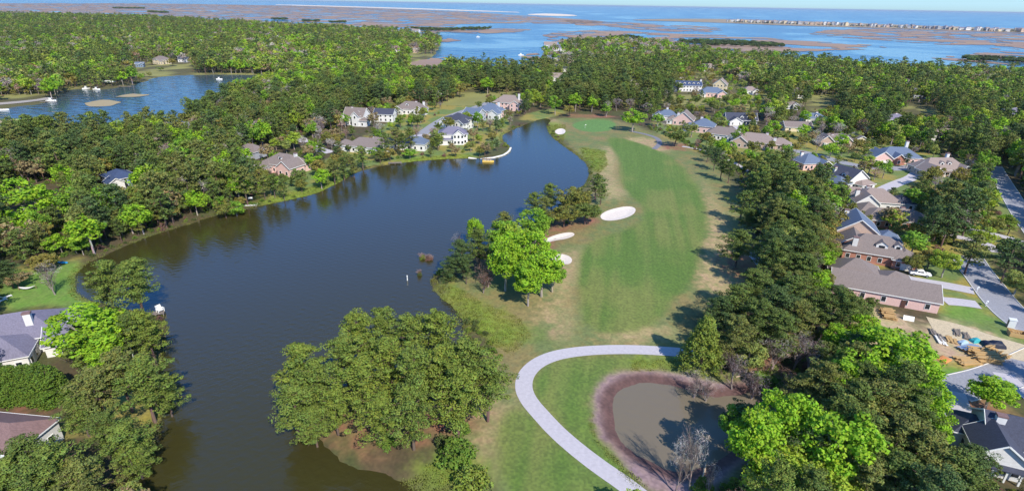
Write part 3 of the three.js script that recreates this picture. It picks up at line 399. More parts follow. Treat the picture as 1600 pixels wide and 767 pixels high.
function house(name, say, label, [x, z], yaw, spec) {
  const H = thing(name, x, z, yaw * Math.PI / 180), wm = spec.wall ?? W_.white, rm = spec.roof ?? R_.brown; tag(H, label, 'house', spec.group);
  const blocks = spec.blocks.map((b) => ({ x: 0, z: 0, ...b }));
  for (const b of blocks) { wing(H, b, b.wall ?? wm, b.roofM ?? rm); if (!spec.plain) openSides(b, blocks, H, b.gap ?? 3.1, b.skip); }
  for (const [dx, dz, dir, w, y] of spec.dormers ?? []) { const b = blocks[0]; dormer(H, dx, (y ?? b.top(dx, dz)) + .1, dz, dir, W_.white, rm, w); }
  for (const [cx, cz, top, m] of spec.chimneys ?? []) chimney(H, cx, cz, top, m ?? W_.white);
  for (const [dx, dz, dir, w, kind] of spec.doors ?? []) { const t = dir * Math.PI / 2; slab(kind ?? 'garage_door', H, kind ? doorMat : garageMat, dx + Math.sin(t) * .06, 1.15, dz + Math.cos(t) * .06, w, 2.3, .12, t); }
  for (const [px0, px1, pz, n] of spec.porch ?? []) { for (let i = 0; i < n; i++) slab('porch_post', H, trimMat, mixn(px0, px1, i / (n - 1)), 1.35, pz, .3, 2.7, .3); slab('porch_roof', H, rm, (px0 + px1) / 2, 2.8, pz - 1, Math.abs(px1 - px0) + 1, .2, 3); }
  const r = spec.r ?? Math.max(...blocks.map((b) => Math.max(Math.abs(b.x) + b.w * .42, Math.abs(b.z) + b.d * .42)));
  houseSpots.push({ x, z, r, say }); return H;
}
const G = 'gable', HI = 'hip';
house('lake_house', 'the grey roofed house', 'large grey hip roofed house with white chimney beside the small lake inlet', [-120, -116], 25, { roof: R_.violet, wall: W_.white, blocks: [{ w: 22, d: 13, h: 4.2, x: -2 }, { x: -1, z: 9, w: 11, d: 10, h: 3.8, ridge: 'z' }, { x: 9.5, z: 5.5, w: 6, d: 9, h: 3.2, roof: G, ridge: 'x' }, { x: 10, z: -2, w: 6, d: 6, h: 3.6 }], chimneys: [[3.2, 3.2, 9.2]], r: 12 });
house('lake_house', 'the brown roofed lake house', 'brown hip roofed white house below the tall hedge', [-94.5, -80], -6, { roof: R_.rust, wall: W_.white, blocks: [{ w: 15, d: 9, h: 4.6, p: .5 }, { x: -7, z: 5, w: 7, d: 7, h: 5.4, p: .5 }, { x: -12, z: 0, w: 10, d: 8, h: 4, p: .5 }], r: 9 });
house('white_house', 'the dark roofed white house', 'white house with dark roof, white chimney and windowed front gable below the street', [97, -84.5], -22, { roof: R_.dark, blocks: [{ x: 4, w: 18, d: 10, h: 4.6, roof: G, p: .7 }, { x: -4.2, z: 5.4, w: 7.4, d: 7, h: 4.6, roof: G, ridge: 'z', p: .75, gap: 1.8 }, { x: -6.5, z: -1, w: 6, d: 7, h: 3.6, roof: HI }], chimneys: [[-3.2, 1.4, 8.4]], porch: [[-7.5, -1, 10, 4]], doors: [[-6.5, -4.5, 2, 4.5]], r: 9 });
house('white_house', 'the cut off dark house', 'dark roofed house cut off behind the white house below the street', [113, -84], -26, { roof: R_.dark, blocks: [{ w: 12, d: 9, h: 4.2, roof: G }], r: 7 });
house('brick_house', 'the pink brick house', 'long pink brick house with grey brown roof beside the building site', [110.6, -148], -23, { wall: W_.pink, roof: R_.brown, blocks: [{ x: 0, z: 0, w: 27, d: 11, h: 3.5, roof: G, p: .55, gap: 4.6 }, { x: -6.5, z: -8, w: 14, d: 13, h: 3.5, roof: HI, p: .62, gap: 4 }, { x: 4, z: -7, w: 9, d: 9, h: 3.3, roof: HI, p: .55 }], doors: [[5, 5.5, 0, 1.2, 'door']], chimneys: [], r: 14 });
house('brick_house', 'the brick house with white dormers', 'brown roofed brick house with white hipped dormers behind the pink brick house', [124.5, -176], -24, { wall: W_.brick, roof: R_.brown, blocks: [{ w: 19, d: 12, h: 3.6, roof: HI, p: .75 }, { x: -6, z: -4, w: 10, d: 10, h: 3.6, roof: G, ridge: 'z', p: .7 }, { x: 8.5, z: 2.5, w: 7, d: 9, h: 3.2 }], dormers: [[1.5, 4, 0, 3.4], [6.2, 3.6, 0, 2.2]], chimneys: [[-6.5, 4.2, 7.8]], doors: [[9, 7.1, 0, 3]], r: 11 });
house('brick_house', 'the brick gable house', 'tall tan brick house with blue grey roof and broad front gable', [126.8, -191.8], -21, { wall: W_.tan, roof: R_.slate, blocks: [{ w: 13.6, d: 13, h: 5.2, roof: G, ridge: 'z', p: .72, gap: 4.6 }, { x: 10, z: 1.5, w: 8, d: 9, h: 3.2 }], dormers: [[-5, 0, 3, 2.4, 5.4]], chimneys: [[-3, -5.5, 9.5]], r: 10 });
house('brick_house', 'the long brown roofed house', 'long low brown hip roofed house with a skylight behind the brick gable house', [152.4, -209.5], -8, { wall: W_.brick, roof: R_.brown, blocks: [{ w: 25, d: 12, h: 3.3, p: .5 }, { x: -8, z: -5, w: 11, d: 11, h: 3.5 }], chimneys: [[3, -1, 6.6]], r: 11 });
house('brown_house', 'the many gabled brown house', 'brown many gabled house with white chimneys and a dark slate wing', [157.4, -231.3], -12, { wall: W_.white, roof: R_.taupe, blocks: [{ w: 18, d: 13, h: 3.8 }, { x: -5, z: 4, w: 9, d: 9, h: 3.6, roof: G, ridge: 'z', p: .8 }, { x: 11, z: 0, w: 9, d: 8, h: 3.3, roofM: R_.dark }, { x: -8, z: -6, w: 9, d: 8, h: 3.6, roof: G }], chimneys: [[-8, 2.5, 7.4], [-2.5, -2, 8]], r: 11 });
house('white_house', 'the white gabled house with dark roof', 'dark roofed house with a broad white gable facing the garden trees', [162.3, -262.5], 24, { wall: W_.white, roof: R_.dark, blocks: [{ w: 13, d: 13, h: 4.6, roof: G, ridge: 'z', p: .66, gap: 5 }, { x: -8.5, z: 2, w: 8, d: 10, h: 3.2, roofM: R_.slate }, { x: 2, z: 8, w: 9, d: 5, h: 2.8, roofM: R_.taupe }], dormers: [[-5.2, 2, 3, 2.2, 5.2]], chimneys: [[-4, -4, 8.2]], r: 10 });
house('brick_house', 'the small slate roofed house', 'small slate blue hip roofed house behind a pale bare tree', [158.8, -294.1], 10, { wall: W_.pink, roof: R_.slate, blocks: [{ w: 13, d: 12, h: 3.6 }, { x: 5, z: 5, w: 7, d: 7, h: 3.2, roof: G, ridge: 'z' }], chimneys: [[-3, -2, 7.8]], r: 7 });
house('brick_house', 'the slate hip roofed house', 'wide slate blue hip roofed house with white garage and a tall chimney', [212.8, -311.3], -6, { wall: W_.pink, roof: R_.slate, blocks: [{ x: 4, w: 22, d: 13, h: 3.6, p: .66 }, { x: -7, z: 4, w: 10, d: 11, h: 3.6, roof: G, ridge: 'z', p: .7 }, { x: 1.5, z: 6.5, w: 6, d: 6, h: 3.6, roof: G, ridge: 'z', p: .8, wall: W_.brick }], dormers: [[-3, 6, 1, 1.8, 4.2]], chimneys: [[12, -6.8, 10]], doors: [[-7, 9.5, 0, 5]], r: 11 });
house('brick_house', 'the brown hip roofed house', 'brown hip roofed tan brick house with two white dormers and front columns', [223.2, -285.5], 4, { wall: W_.tan, roof: R_.taupe, blocks: [{ w: 24, d: 12, h: 3.6, p: .78 }, { x: -9, z: 5, w: 8, d: 8, h: 3.6, roof: G, ridge: 'z', p: .75 }, { x: 8.5, z: 5, w: 8, d: 6, h: 3.4, roof: G, ridge: 'z', p: .7 }], dormers: [[-1.6, 3.6, 0, 2], [2.4, 3.6, 0, 2]], chimneys: [[7.5, -5, 9.4]], porch: [[-4, 3.6, 7, 4]], r: 11 });
house('brown_house', 'the brown twin gabled house', 'brown roofed house with twin gables and a cream end wing', [203.7, -350.5], -8, { wall: W_.tan, roof: R_.brown, blocks: [{ w: 20, d: 10, h: 3.5 }, { x: -8, z: 4.5, w: 8, d: 8, h: 3.4, roof: G, ridge: 'z', p: .85 }, { x: 3, z: 4, w: 9, d: 8, h: 3.4, roof: G, ridge: 'z', p: .8 }, { x: 13, z: 0, w: 11, d: 12, h: 3.6, roof: G, ridge: 'z', wall: W_.cream, p: .6 }], chimneys: [[-3, 1, 6.4]], doors: [[-8, 8.5, 0, 4]], r: 11 });
house('cream_house', 'the cream garage', 'cream garage house with a grey brown gable roof and wide pale apron', [197.9, -391.9], -4, { wall: W_.cream, roof: R_.brown, blocks: [{ w: 18, d: 10, h: 3.2, roof: G, p: .6, gap: 6 }], doors: [[1.5, 5, 0, 4.6]], r: 7 });
house('grey_house', 'the grey dormered house', 'grey roofed white house behind the cream garage', [224.4, -421.4], 0, { roof: R_.slate, blocks: [{ w: 16, d: 10, h: 4 }, { x: 6, z: 6, w: 7, d: 6, h: 3.4, roof: G, ridge: 'z' }, { x: 14, z: 4, w: 9, d: 8, h: 3.4 }], dormers: [[0, 3.4, 0, 2.2]], chimneys: [[2, -1, 8]], r: 6 });
house('grey_house', 'the grey roof in the eastern wood', 'pale grey roofed house peeking out of the eastern wood', [284, -421.4], 4, { roof: R_.violet, blocks: [{ w: 16, d: 10, h: 4.4 }], chimneys: [[1, 0, 8]], r: 4, plain: true });
house('white_house', 'the white eastern house', 'small white house half hidden among the eastern pines', [282.5, -368.8], -10, { roof: R_.taupe, blocks: [{ w: 12, d: 9, h: 4.6, roof: G }, { x: -5, z: 4, w: 6, d: 6, h: 4, roof: G, ridge: 'z' }], r: 5 });
house('dark_house', 'the dark roofed house with white dormers', 'dark roofed house with three white dormers and white front gable', [164.4, -413.9], -2, { wall: W_.slateblue, roof: R_.dark, blocks: [{ x: 2, w: 22, d: 10, h: 3.6, roof: G, p: .85 }, { x: -3.5, z: 6, w: 9, d: 7, h: 3.2, roof: G, ridge: 'z', wall: W_.white, p: .6 }], dormers: [[2, 3.8, 0, 2.2], [6.5, 3.8, 0, 2.2], [11, 3.8, 0, 2.2]], doors: [[-3.5, 9.5, 0, 4.4]], porch: [[2, 12, 7, 5]], r: 9 });
house('white_house', 'the long white house with five dormers', 'long white two storey house with a row of five dormers', [175.8, -582.3], -2, { roof: R_.navy, blocks: [{ w: 25, d: 10, h: 6, roof: G, p: .75 }, { x: -16, z: 2, w: 8, d: 8, h: 3.6, roof: G }], dormers: [[-9, 3.4, 0, 2.2], [-4.5, 3.4, 0, 2.2], [0, 3.4, 0, 2.2], [4.5, 3.4, 0, 2.2], [9, 3.4, 0, 2.2]], chimneys: [[12, 0, 11.5]], r: 9 });
house('grey_house', 'the slate roofed house with pink end', 'slate roofed house with a pink gabled end below the long white house', [189.1, -549.1], -12, { wall: W_.pink, roof: R_.slate, blocks: [{ w: 22, d: 12, h: 4, p: .7 }, { x: 9, z: 7, w: 9, d: 8, h: 3.6, roof: G, ridge: 'z' }, { x: -10, z: 6, w: 8, d: 8, h: 3.4, wall: W_.white }], r: 9 });
house('cream_house', 'the cream gabled house', 'tall cream house with a bright side gable behind the slate roofed house', [212.5, -593.4], -24, { wall: W_.cream, roof: R_.taupe, blocks: [{ w: 13, d: 14, h: 6, roof: G, ridge: 'z', p: .8 }], r: 6 });
house('white_house', 'the small brown roofed white house', 'small white house with brown hip roof at the edge of the eastern wood', [232.1, -566.6], 0, { roof: R_.taupe, blocks: [{ w: 14, d: 10, h: 4 }, { x: 4, z: 5, w: 7, d: 6, h: 3.4, roof: G, ridge: 'z' }], r: 6 });
house('slate_house', 'the slate house by the green', 'slate roofed house with white chimney nearest the putting green', [115.2, -424.6], -14, { wall: W_.white, roof: R_.slate, blocks: [{ w: 15, d: 11, h: 3.8 }, { x: -6, z: 4, w: 8, d: 8, h: 3.4, roof: G, ridge: 'z' }], chimneys: [[0, -3, 8.6]], r: 7 });
house('brick_house', 'the pink gabled house', 'pink gabled brick house with a white chimney beside the slate roofed house', [123.6, -407.9], -24, { wall: W_.pink, roof: R_.brown, blocks: [{ w: 14, d: 12, h: 4.2, roof: G, ridge: 'z', p: .75 }, { x: -8, z: 1, w: 7, d: 9, h: 3.6, wall: W_.white }], chimneys: [[-4, 3, 8.4]], r: 8 });
house('brick_house', 'the slate hip roofed pink house', 'pink brick house with slate hip roof and a glazed porch', [130.1, -383.7], -26, { wall: W_.pink, roof: R_.slate, blocks: [{ w: 15, d: 13, h: 4.6, p: .6 }, { x: -9, z: 2, w: 7, d: 9, h: 3.2, wall: W_.slateblue, gap: 2 }], chimneys: [[-2, -2, 9.4]], r: 8 });
house('brown_house', 'the brown roofed house with blue porch', 'brown roofed house with a row of tall porch windows above the cart path', [136.5, -360.1], -28, { wall: W_.white, roof: R_.brown, blocks: [{ w: 22, d: 12, h: 3.8, gap: 2.4 }, { x: 7, z: 4, w: 8, d: 9, h: 3.6, roof: G, ridge: 'z' }], chimneys: [[3, -2, 7.8]], r: 9 });
house('brown_house', 'the widest brown roofed house', 'widest brown roofed house with four white chimneys above the cart path', [149, -341.3], -26, { wall: W_.tan, roof: R_.taupe, blocks: [{ w: 24, d: 13, h: 3.8 }, { x: -8, z: 6, w: 10, d: 8, h: 3.4, roof: G, ridge: 'z', p: .7 }, { x: 14, z: 0, w: 12, d: 10, h: 3.4 }], chimneys: [[-10, -2, 8], [-8, 3.5, 7], [6, -4, 8], [11, 3, 7]], r: 11 });
house('white_house', 'the white house in the green wood', 'white house with brown hip roof alone in the green wood', [271.9, -550.2], -12, { roof: R_.brown, blocks: [{ w: 15, d: 12, h: 3.8, p: .8 }, { x: 3, z: 5, w: 8, d: 6, h: 3.4, roof: G, ridge: 'z' }], r: 7 });
house('lake_house', 'the pink lake house', 'pink brick lake house with brown hip roof and arched dark windows', [-114.2, -271.8], -24, { wall: W_.pink, roof: R_.brown, blocks: [{ w: 20, d: 13, h: 4.4, p: .6 }, { x: 7, z: 4, w: 8, d: 10, h: 4.4, roof: G, ridge: 'z', p: .75 }, { x: -7, z: 6, w: 9, d: 6, h: 3.4 }], dormers: [[0, 3.6, 0, 2]], chimneys: [[6, -1, 9]], r: 10 });
house('white_house', 'the white turret house', 'white stucco house with steep gables and an arched entry tower', [-109.5, -390], -14, { roof: R_.brown, blocks: [{ w: 15, d: 11, h: 6.2, roof: G, p: .9 }, { x: 3, z: 6, w: 5, d: 5, h: 7.2, roof: G, ridge: 'z', p: 1 }, { x: 8, z: 5, w: 5, d: 6, h: 4 }, { x: -6, z: 4, w: 6, d: 6, h: 5, roof: G, ridge: 'z', p: 1 }], chimneys: [[-3, 0, 11.4], [5, -2, 10.5]], r: 9 });
house('white_house', 'the low white lake house', 'low white lake house with grey roof half hidden by shore pines', [-84.2, -314.1], -16, { roof: R_.brown, blocks: [{ w: 20, d: 12, h: 3.6 }, { x: 8, z: -6, w: 12, d: 9, h: 4, roof: G }, { x: -12, z: 2, w: 9, d: 8, h: 3.4 }], r: 8 });
house('white_house', 'the white lane house', 'white two storey house between the turret house and the lane', [-92.7, -403.3], -6, { roof: R_.dark, blocks: [{ w: 14, d: 10, h: 5.4, roof: G }], r: 6 });
house('white_house', 'the brown roofed lane house', 'white house with long brown roof and white gables by the lane', [-79, -433.3], -12, { roof: R_.brown, blocks: [{ w: 22, d: 13, h: 4, p: .7 }, { x: 9, z: 4, w: 8, d: 9, h: 4, roof: G, ridge: 'z' }, { x: -8, z: 5, w: 8, d: 8, h: 3.8, roof: G, ridge: 'z' }], dormers: [[-2, 3.8, 0, 2.4]], chimneys: [[4, 0, 9], [9, -3, 8.6]], r: 9 });
house('white_house', 'the white gabled lake house', 'white two storey lake house with grey roof and tall glazed front on the lawn point', [-37.3, -339.5], 8, { roof: R_.violet, blocks: [{ w: 17, d: 11, h: 6, p: .6, gap: 2.6 }, { x: 3, z: 5.5, w: 6.5, d: 5, h: 6, roof: G, ridge: 'z', p: .8, gap: 2 }, { x: -5, z: 6.5, w: 8, d: 4, h: 3.2, roof: HI, p: .3 }], r: 10 });
house('white_house', 'the dark roofed white lake house', 'white house with nearly black roof behind the white gabled lake house', [-37.7, -382], -30, { roof: R_.dark, blocks: [{ w: 15, d: 13, h: 6, p: .6 }, { x: -9, z: 1, w: 8, d: 9, h: 4.6, roof: G, ridge: 'z', wall: W_.white }, { x: 6, z: 5, w: 7, d: 7, h: 5, roof: G, ridge: 'z' }], r: 9 });
house('pale_house', 'the pale blue house', 'pale blue sided house with grey roof behind a green garden tree', [-29.1, -408.6], -30, { wall: W_.grey, roof: R_.slate, blocks: [{ w: 13, d: 11, h: 5.4, roof: G }], r: 6 });
house('brick_house', 'the slate roofed inlet house', 'slate roofed house with pink brick wing beside the lake inlet', [-17.2, -425.3], -24, { wall: W_.pink, roof: R_.slate, blocks: [{ w: 17, d: 13, h: 5, p: .7 }, { x: -9, z: 3, w: 8, d: 8, h: 4 }, { x: 6, z: 7, w: 8, d: 7, h: 4.4, roof: G, ridge: 'z', wall: W_.white }], chimneys: [[5, -2, 11]], r: 9 });
house('brown_house', 'the tall house by the inlet', 'tall brown roofed house with pink chimneyed gable at the lake inlet', [-4.6, -461.3], -18, { wall: W_.pink, roof: R_.taupe, blocks: [{ w: 22, d: 13, h: 5.6, p: .75 }, { x: 8, z: 6, w: 8, d: 8, h: 5.4, roof: G, ridge: 'z' }], chimneys: [[9, 1, 12.5]], r: 9 });
house('dark_house', 'the dark blue western house', 'dark slate roofed house with white porch hidden in the western bank wood', [-177.7, -241.2], -38, { wall: W_.slateblue, roof: R_.navy, blocks: [{ w: 13, d: 10, h: 5, p: .5 }, { x: 5, z: 4, w: 6, d: 6, h: 4, wall: W_.white, roof: G }], r: 10 });
house('grey_house', 'the grey gable above the wood', 'grey gabled roof showing among trees between creek and lake', [-210.8, -345.1], 32, { wall: W_.cream, roof: R_.violet, blocks: [{ w: 15, d: 9, h: 5, roof: G }], r: 6, plain: true });
house('white_house', 'the hidden pale house', 'pale house glimpsed between pines behind the pink lake house', [-143, -297.4], -20, { wall: W_.grey, roof: R_.brown, blocks: [{ w: 13, d: 9, h: 4 }], r: 6, plain: true });
house('white_house', 'the white house behind the shore pines', 'white house screened by the shore pines beside the lane', [-57.8, -321.2], -10, { roof: R_.slate, blocks: [{ w: 15, d: 10, h: 4 }], r: 5 });
// far houses, still one by one
const farHouses = [[253,101, 18, W_.cream, R_.brown, 'brown roofed cream house on the far lawn by the tidal creek'], [219,106, 9, W_.slateblue, R_.slate, 'small blue shed on the far creek lawn'], [287,98, 12, W_.white, R_.dark, 'white cottage beside the green slope over the creek'], [443,94, 16, W_.white, R_.brown, 'white house alone in the bright far wood'], [449,111, 12, W_.white, R_.brown, 'small white house below the bright far wood'], [510,91, 16, W_.white, R_.taupe, 'white house with brown roof in the wood before the sound'], [533,92, 12, W_.cream, R_.taupe, 'cream house beside the brown roofed white one in the far wood'], [485,92, 14, W_.tan, R_.brown, 'tan house among leafless trees in the far wood'], [622,82, 18, W_.white, R_.taupe, 'white house with a bright roof near the marsh spit'], [645,83, 16, W_.tan, R_.brown, 'low brown house on the marsh spit lawn'], [602,86, 12, W_.white, R_.brown, 'pale house left of the bright roofed house near the marsh spit'],
  [650,49, 20, W_.white, R_.taupe, 'white waterfront house at the far point of the sound'], [658,57, 18, W_.white, R_.slate, 'second white waterfront house at the far point'], [671,70, 12, W_.white, R_.slate, 'white boathouse on the point of the sound'], [860,73, 26, W_.white, R_.taupe, 'large white waterfront mansion with stepped roofs on the sound'], [873,80, 26, W_.white, R_.violet, 'white porch fronted house below the waterfront mansion'], [861,93, 10, W_.white, R_.slate, 'small white pier house beside the sound'], [893,99, 18, W_.tan, R_.taupe, 'brown roofed house among bare trees by the sound'], [870,95, 12, W_.white, R_.dark, 'white cottage behind the small pier house'], [885,113, 12, W_.white, R_.dark, 'narrow white gabled house in the dark pinewood'], [868,130, 18, W_.white, R_.taupe, 'white house in the pinewood above the lake inlet'], [990,130, 12, W_.white, R_.dark, 'small white house deep in the dark pinewood'], [998,143, 12, W_.white, R_.taupe, 'white cottage behind the bare trees of the putting green'], [1104,112, 16, W_.white, R_.taupe, 'white house above the long white house'], [990,79, 12, W_.white, R_.slate, 'white roofed cottage at the edge of the marsh'], [1075,86, 14, W_.white, R_.dark, 'white cottage among bare trees beside the marsh'], [1268,107, 16, W_.tan, R_.taupe, 'tan roofed house in the green wood before the sound'], [1418,133, 10, W_.white, R_.taupe, 'small white house among the trees before the sound'], [1440,155, 16, W_.grey, R_.violet, 'violet roofed house in the eastern wood clearing'], [1130,100, 12, W_.white, R_.taupe, 'white house near the marsh trees'], [232,47, 18, W_.white, R_.taupe, 'white house in the distant northern forest'], [160,57, 16, W_.white, R_.taupe, 'pale house among the distant northern trees'], [1365,144, 12, W_.white, R_.taupe, 'white gable glimpsed in the eastern wood'], [1235,172, 10, W_.white, R_.brown, 'white wall glimpsed behind the grey dormered house'], [1572,190, 16, W_.tan, R_.violet, 'violet roofed house at the eastern edge of the wood']];
const farAt = [[-457.1, -751.3], [-460.8, -711.7], [-444, -778.9], [-332, -835.7], [-277, -704.4], [-282.9, -875.3], [-259.1, -869.2], [-302.1, -861.3], [-199.5, -999.1], [-173.1, -991.3], [-209.9, -946], [-285.3, -1704.6], [-232.1, -1457.9], [-174.3, -1196.4], [71.2, -1200.1], [80.2, -1086.7], [56.2, -916.5], [83.2, -860.4], [63.9, -896.7], [65.8, -741.7], [44.9, -633.3], [133, -644.7], [125.6, -579.8], [256.3, -777.6], [227.7, -1133.9], [308.3, -1048.8], [429.4, -844.7], [455.4, -669.2], [398.6, -559.8], [317.1, -890.5], [-968.6, -1567.4], [-895.5, -1281.5], [377.9, -604.5], [235.7, -483.6], [390, -446.6]];
farHouses.forEach(([, , w, wm, rm, label], i) => house('distant_house', 'the ' + label.split(' ').slice(0, 4).join(' '), label, farAt[i], -20 + (i * 37) % 45, { wall: wm, roof: rm, blocks: [{ w, d: w * .65, h: w > 14 ? 6 : 4, roof: i % 3 ? G : HI }, { x: w * .3, z: w * .35, w: w * .4, d: w * .4, h: 4.4, roof: G, ridge: 'z' }], r: w * .4, plain: false }));
// beach houses in one row along the barrier island
{
  const ends = [[1260.4, -3523.8], [1364.4, -3426.1], [1523.4, -3220], [1696, -3095.1], [1858.5, -2932.9], [2018.9, -2724.5], [2185.6, -2576], [2255.4, -2499.8]], cumulative = []; let L = 0; ends.forEach((p, i) => { if (i) L += Math.hypot(p[0] - ends[i - 1][0], p[1] - ends[i - 1][1]); cumulative.push(L); });
  const n = 108; for (let i = 0; i < n; i++) {
    const s = (i + rr(-.3, .3)) / n * L; let k = 0; while (k < ends.length - 2 && cumulative[k + 1] < s) k++; const t = clamp((s - cumulative[k]) / (cumulative[k + 1] - cumulative[k])), back = rnd() < .4 ? 45 : 0, x = mixn(ends[k][0], ends[k + 1][0], t), z = mixn(ends[k][1], ends[k + 1][1], t) - back;
    const g = thing('beach_house', x, z, rr(-.4, .4), .8), w = rr(12, 21), h = rr(8, 14), d = rr(11, 16), wm = [W_.white, W_.cream, W_.grey, W_.white, W_.tan][Math.floor(rnd() * 5)], rm = [R_.taupe, R_.slate, R_.brown, R_.violet][Math.floor(rnd() * 4)];
    wing(g, { x: 0, z: 0, w, d, h, roof: rnd() < .6 ? G : HI, p: .5 }, wm, rm);
    for (let q = 0; q < 3; q++) windowAt(g, (q - 1) * w * .28, h * .55, d / 2, 0, 2, 2.4);
    tag(g, (rm === R_.taupe ? 'taupe' : rm === R_.slate ? 'slate' : rm === R_.brown ? 'brown' : 'violet') + ' roofed ' + (wm === W_.white ? 'white' : wm === W_.cream ? 'cream' : wm === W_.grey ? 'grey' : 'tan') + ' beach house in the ' + (back ? 'seaward' : 'landward') + ' row on the barrier island', 'house', 'beach houses along the barrier island');
  }
}

// ---------------------------------------------------------------- trees: trunk with limbs, crown of many small leaf faces
function Soup() { this.p = []; this.n = []; this.c = []; }
Soup.prototype.tri = function (a, b, c, n, k) { this.p.push(...a, ...b, ...c); for (let i = 0; i < 3; i++) { this.n.push(...n); this.c.push(...k); } };
Soup.prototype.geo = function () { return geoFrom(this.p, this.n, this.c, null, null); };
const V = (x, y, z) => [x, y, z], norm = (v) => { const l = Math.hypot(...v) || 1; return [v[0] / l, v[1] / l, v[2] / l]; }, cross = (a, b) => [a[1] * b[2] - a[2] * b[1], a[2] * b[0] - a[0] * b[2], a[0] * b[1] - a[1] * b[0]], addv = (a, b, s = 1) => [a[0] + b[0] * s, a[1] + b[1] * s, a[2] + b[2] * s];
const ball = () => { for (;;) { const v = [rr(-1, 1), rr(-1, 1), rr(-1, 1)]; const l = Math.hypot(...v); if (l < 1 && l > .05) return v; } };
function leaf(s, c, out, size, long, tone, face) {
  const r = norm(ball()), f = norm(addv(r, out, face)), t = norm(cross(f, norm(ball()))), b = cross(f, t), n = norm(addv(f, out, .8)), l = size * rr(.7, 1.3), w = l * long;
  const k = [tone[0] * rr(.86, 1.14), tone[1] * rr(.9, 1.1), tone[2] * rr(.85, 1.15)];
  s.tri(addv(addv(c, t, -l * .5), b, -w * .35), addv(c, t, l * .6), addv(addv(c, t, l * .1), b, w * .75), n, k);
  s.tri(addv(addv(c, t, -l * .5), b, -w * .35), addv(addv(c, t, l * .1), b, -w * .75), addv(c, t, l * .6), n, k);
}
function clump(s, c, rx, ry, n, size, long, tone, face = .9) {
  const t = rr(.82, 1.18), h = rr(-.07, .07), k = [tone[0] * t * (1 + h), tone[1] * t, tone[2] * t * (1 - h)];
  for (let i = 0; i < n; i++) { const d = norm(ball()), m = Math.cbrt(rr(.25, 1)), p = [c[0] + d[0] * rx * m, c[1] + d[1] * ry * m, c[2] + d[2] * rx * m]; leaf(s, p, norm([d[0], d[1] + .25, d[2]]), size, long, k, face); }
}
function tube(s, pts, r0, r1, sides, k) {
  let prev = null;
  pts.forEach((p, i) => {
    const d = norm(addv(pts[Math.min(i + 1, pts.length - 1)], pts[Math.max(i - 1, 0)], -1)), u = norm(cross(d, Math.abs(d[1]) > .9 ? [1, 0, 0] : [0, 1, 0])), v = cross(d, u), r = mixn(r0, r1, i / (pts.length - 1)), ring = [];
    for (let q = 0; q < sides; q++) { const a = q / sides * 6.28319, n = norm(addv([u[0] * Math.cos(a), u[1] * Math.cos(a), u[2] * Math.cos(a)], v, Math.sin(a))); ring.push([addv(p, n, r), n]); }
    if (prev) for (let q = 0; q < sides; q++) { const a = prev[q], b = prev[(q + 1) % sides], c = ring[q], e = ring[(q + 1) % sides], kk = [k[0] * rr(.85, 1.15), k[1] * rr(.85, 1.15), k[2] * rr(.85, 1.15)]; s.tri(a[0], b[0], c[0], a[1], kk); s.tri(b[0], e[0], c[0], b[1], kk); }
    prev = ring;
  });
}
const BARK = rgb(112, 92, 84), PALEBARK = rgb(168, 156, 148), GREY = rgb(150, 138, 134);
const DET = { high: 2, mid: 1, far: 0 };
function makePine(lod) {
  const d = DET[lod], H = 17, w = new Soup(), s = new Soup(), bx = rr(-.6, .6), bz = rr(-.6, .6), at = (t) => [bx * t * t + Math.sin(t * 5) * .15, H * t * .97, bz * t * t], cb = rr(.28, .42);
  tube(w, [0, .2, .4, .6, .8, 1].map(at), .3, .07, d ? 7 : 4, BARK);
  const nb = [11, 21, 34][d], ph = rr(0, 6.28);
  for (let i = 0; i < nb; i++) {
    const t = (i + rr(0, .9)) / nb, y = cb + (1 - cb) * t, c = at(y), L = 4.9 * (.74 + .42 * t) * (1 - Math.pow(t, 2.7)) * rr(.55, 1.15) + .45, a = ph + i * 2.4 + rr(-.5, .5), up = mixn(.12, .7, t) + rr(-.1, .15);
    const e = [c[0] + Math.cos(a) * L, c[1] + L * up * .6, c[2] + Math.sin(a) * L];
    if (d && L > 1.2) tube(w, [c, addv([mixn(c[0], e[0], .5), mixn(c[1], e[1], .42), mixn(c[2], e[2], .5)], [0, 0, 0]), e], .09, .03, d > 1 ? 4 : 3, BARK);
    const np = [2, 3, 4][d];
    for (let q = 0; q < np; q++) {
      const f = (q + .7) / np * rr(.85, 1.1), o = [rr(-.8, .8), rr(-.1, .45), rr(-.8, .8)], rx = (rr(.6, 1.2) + .2 * (2 - d)) * (L > 2 ? 1 : .85);
      clump(s, [mixn(c[0], e[0], f) + o[0], mixn(c[1], e[1], f) + o[1], mixn(c[2], e[2], f) + o[2]], rx, rx * rr(.42, .6), [9, 26, 72][d], [1.1, .6, .31][d], .45, [1, 1, 1], .9);
    }
  }
  return { trunk: w.geo(), crown: s.geo(), H, W: 9.6 };
}
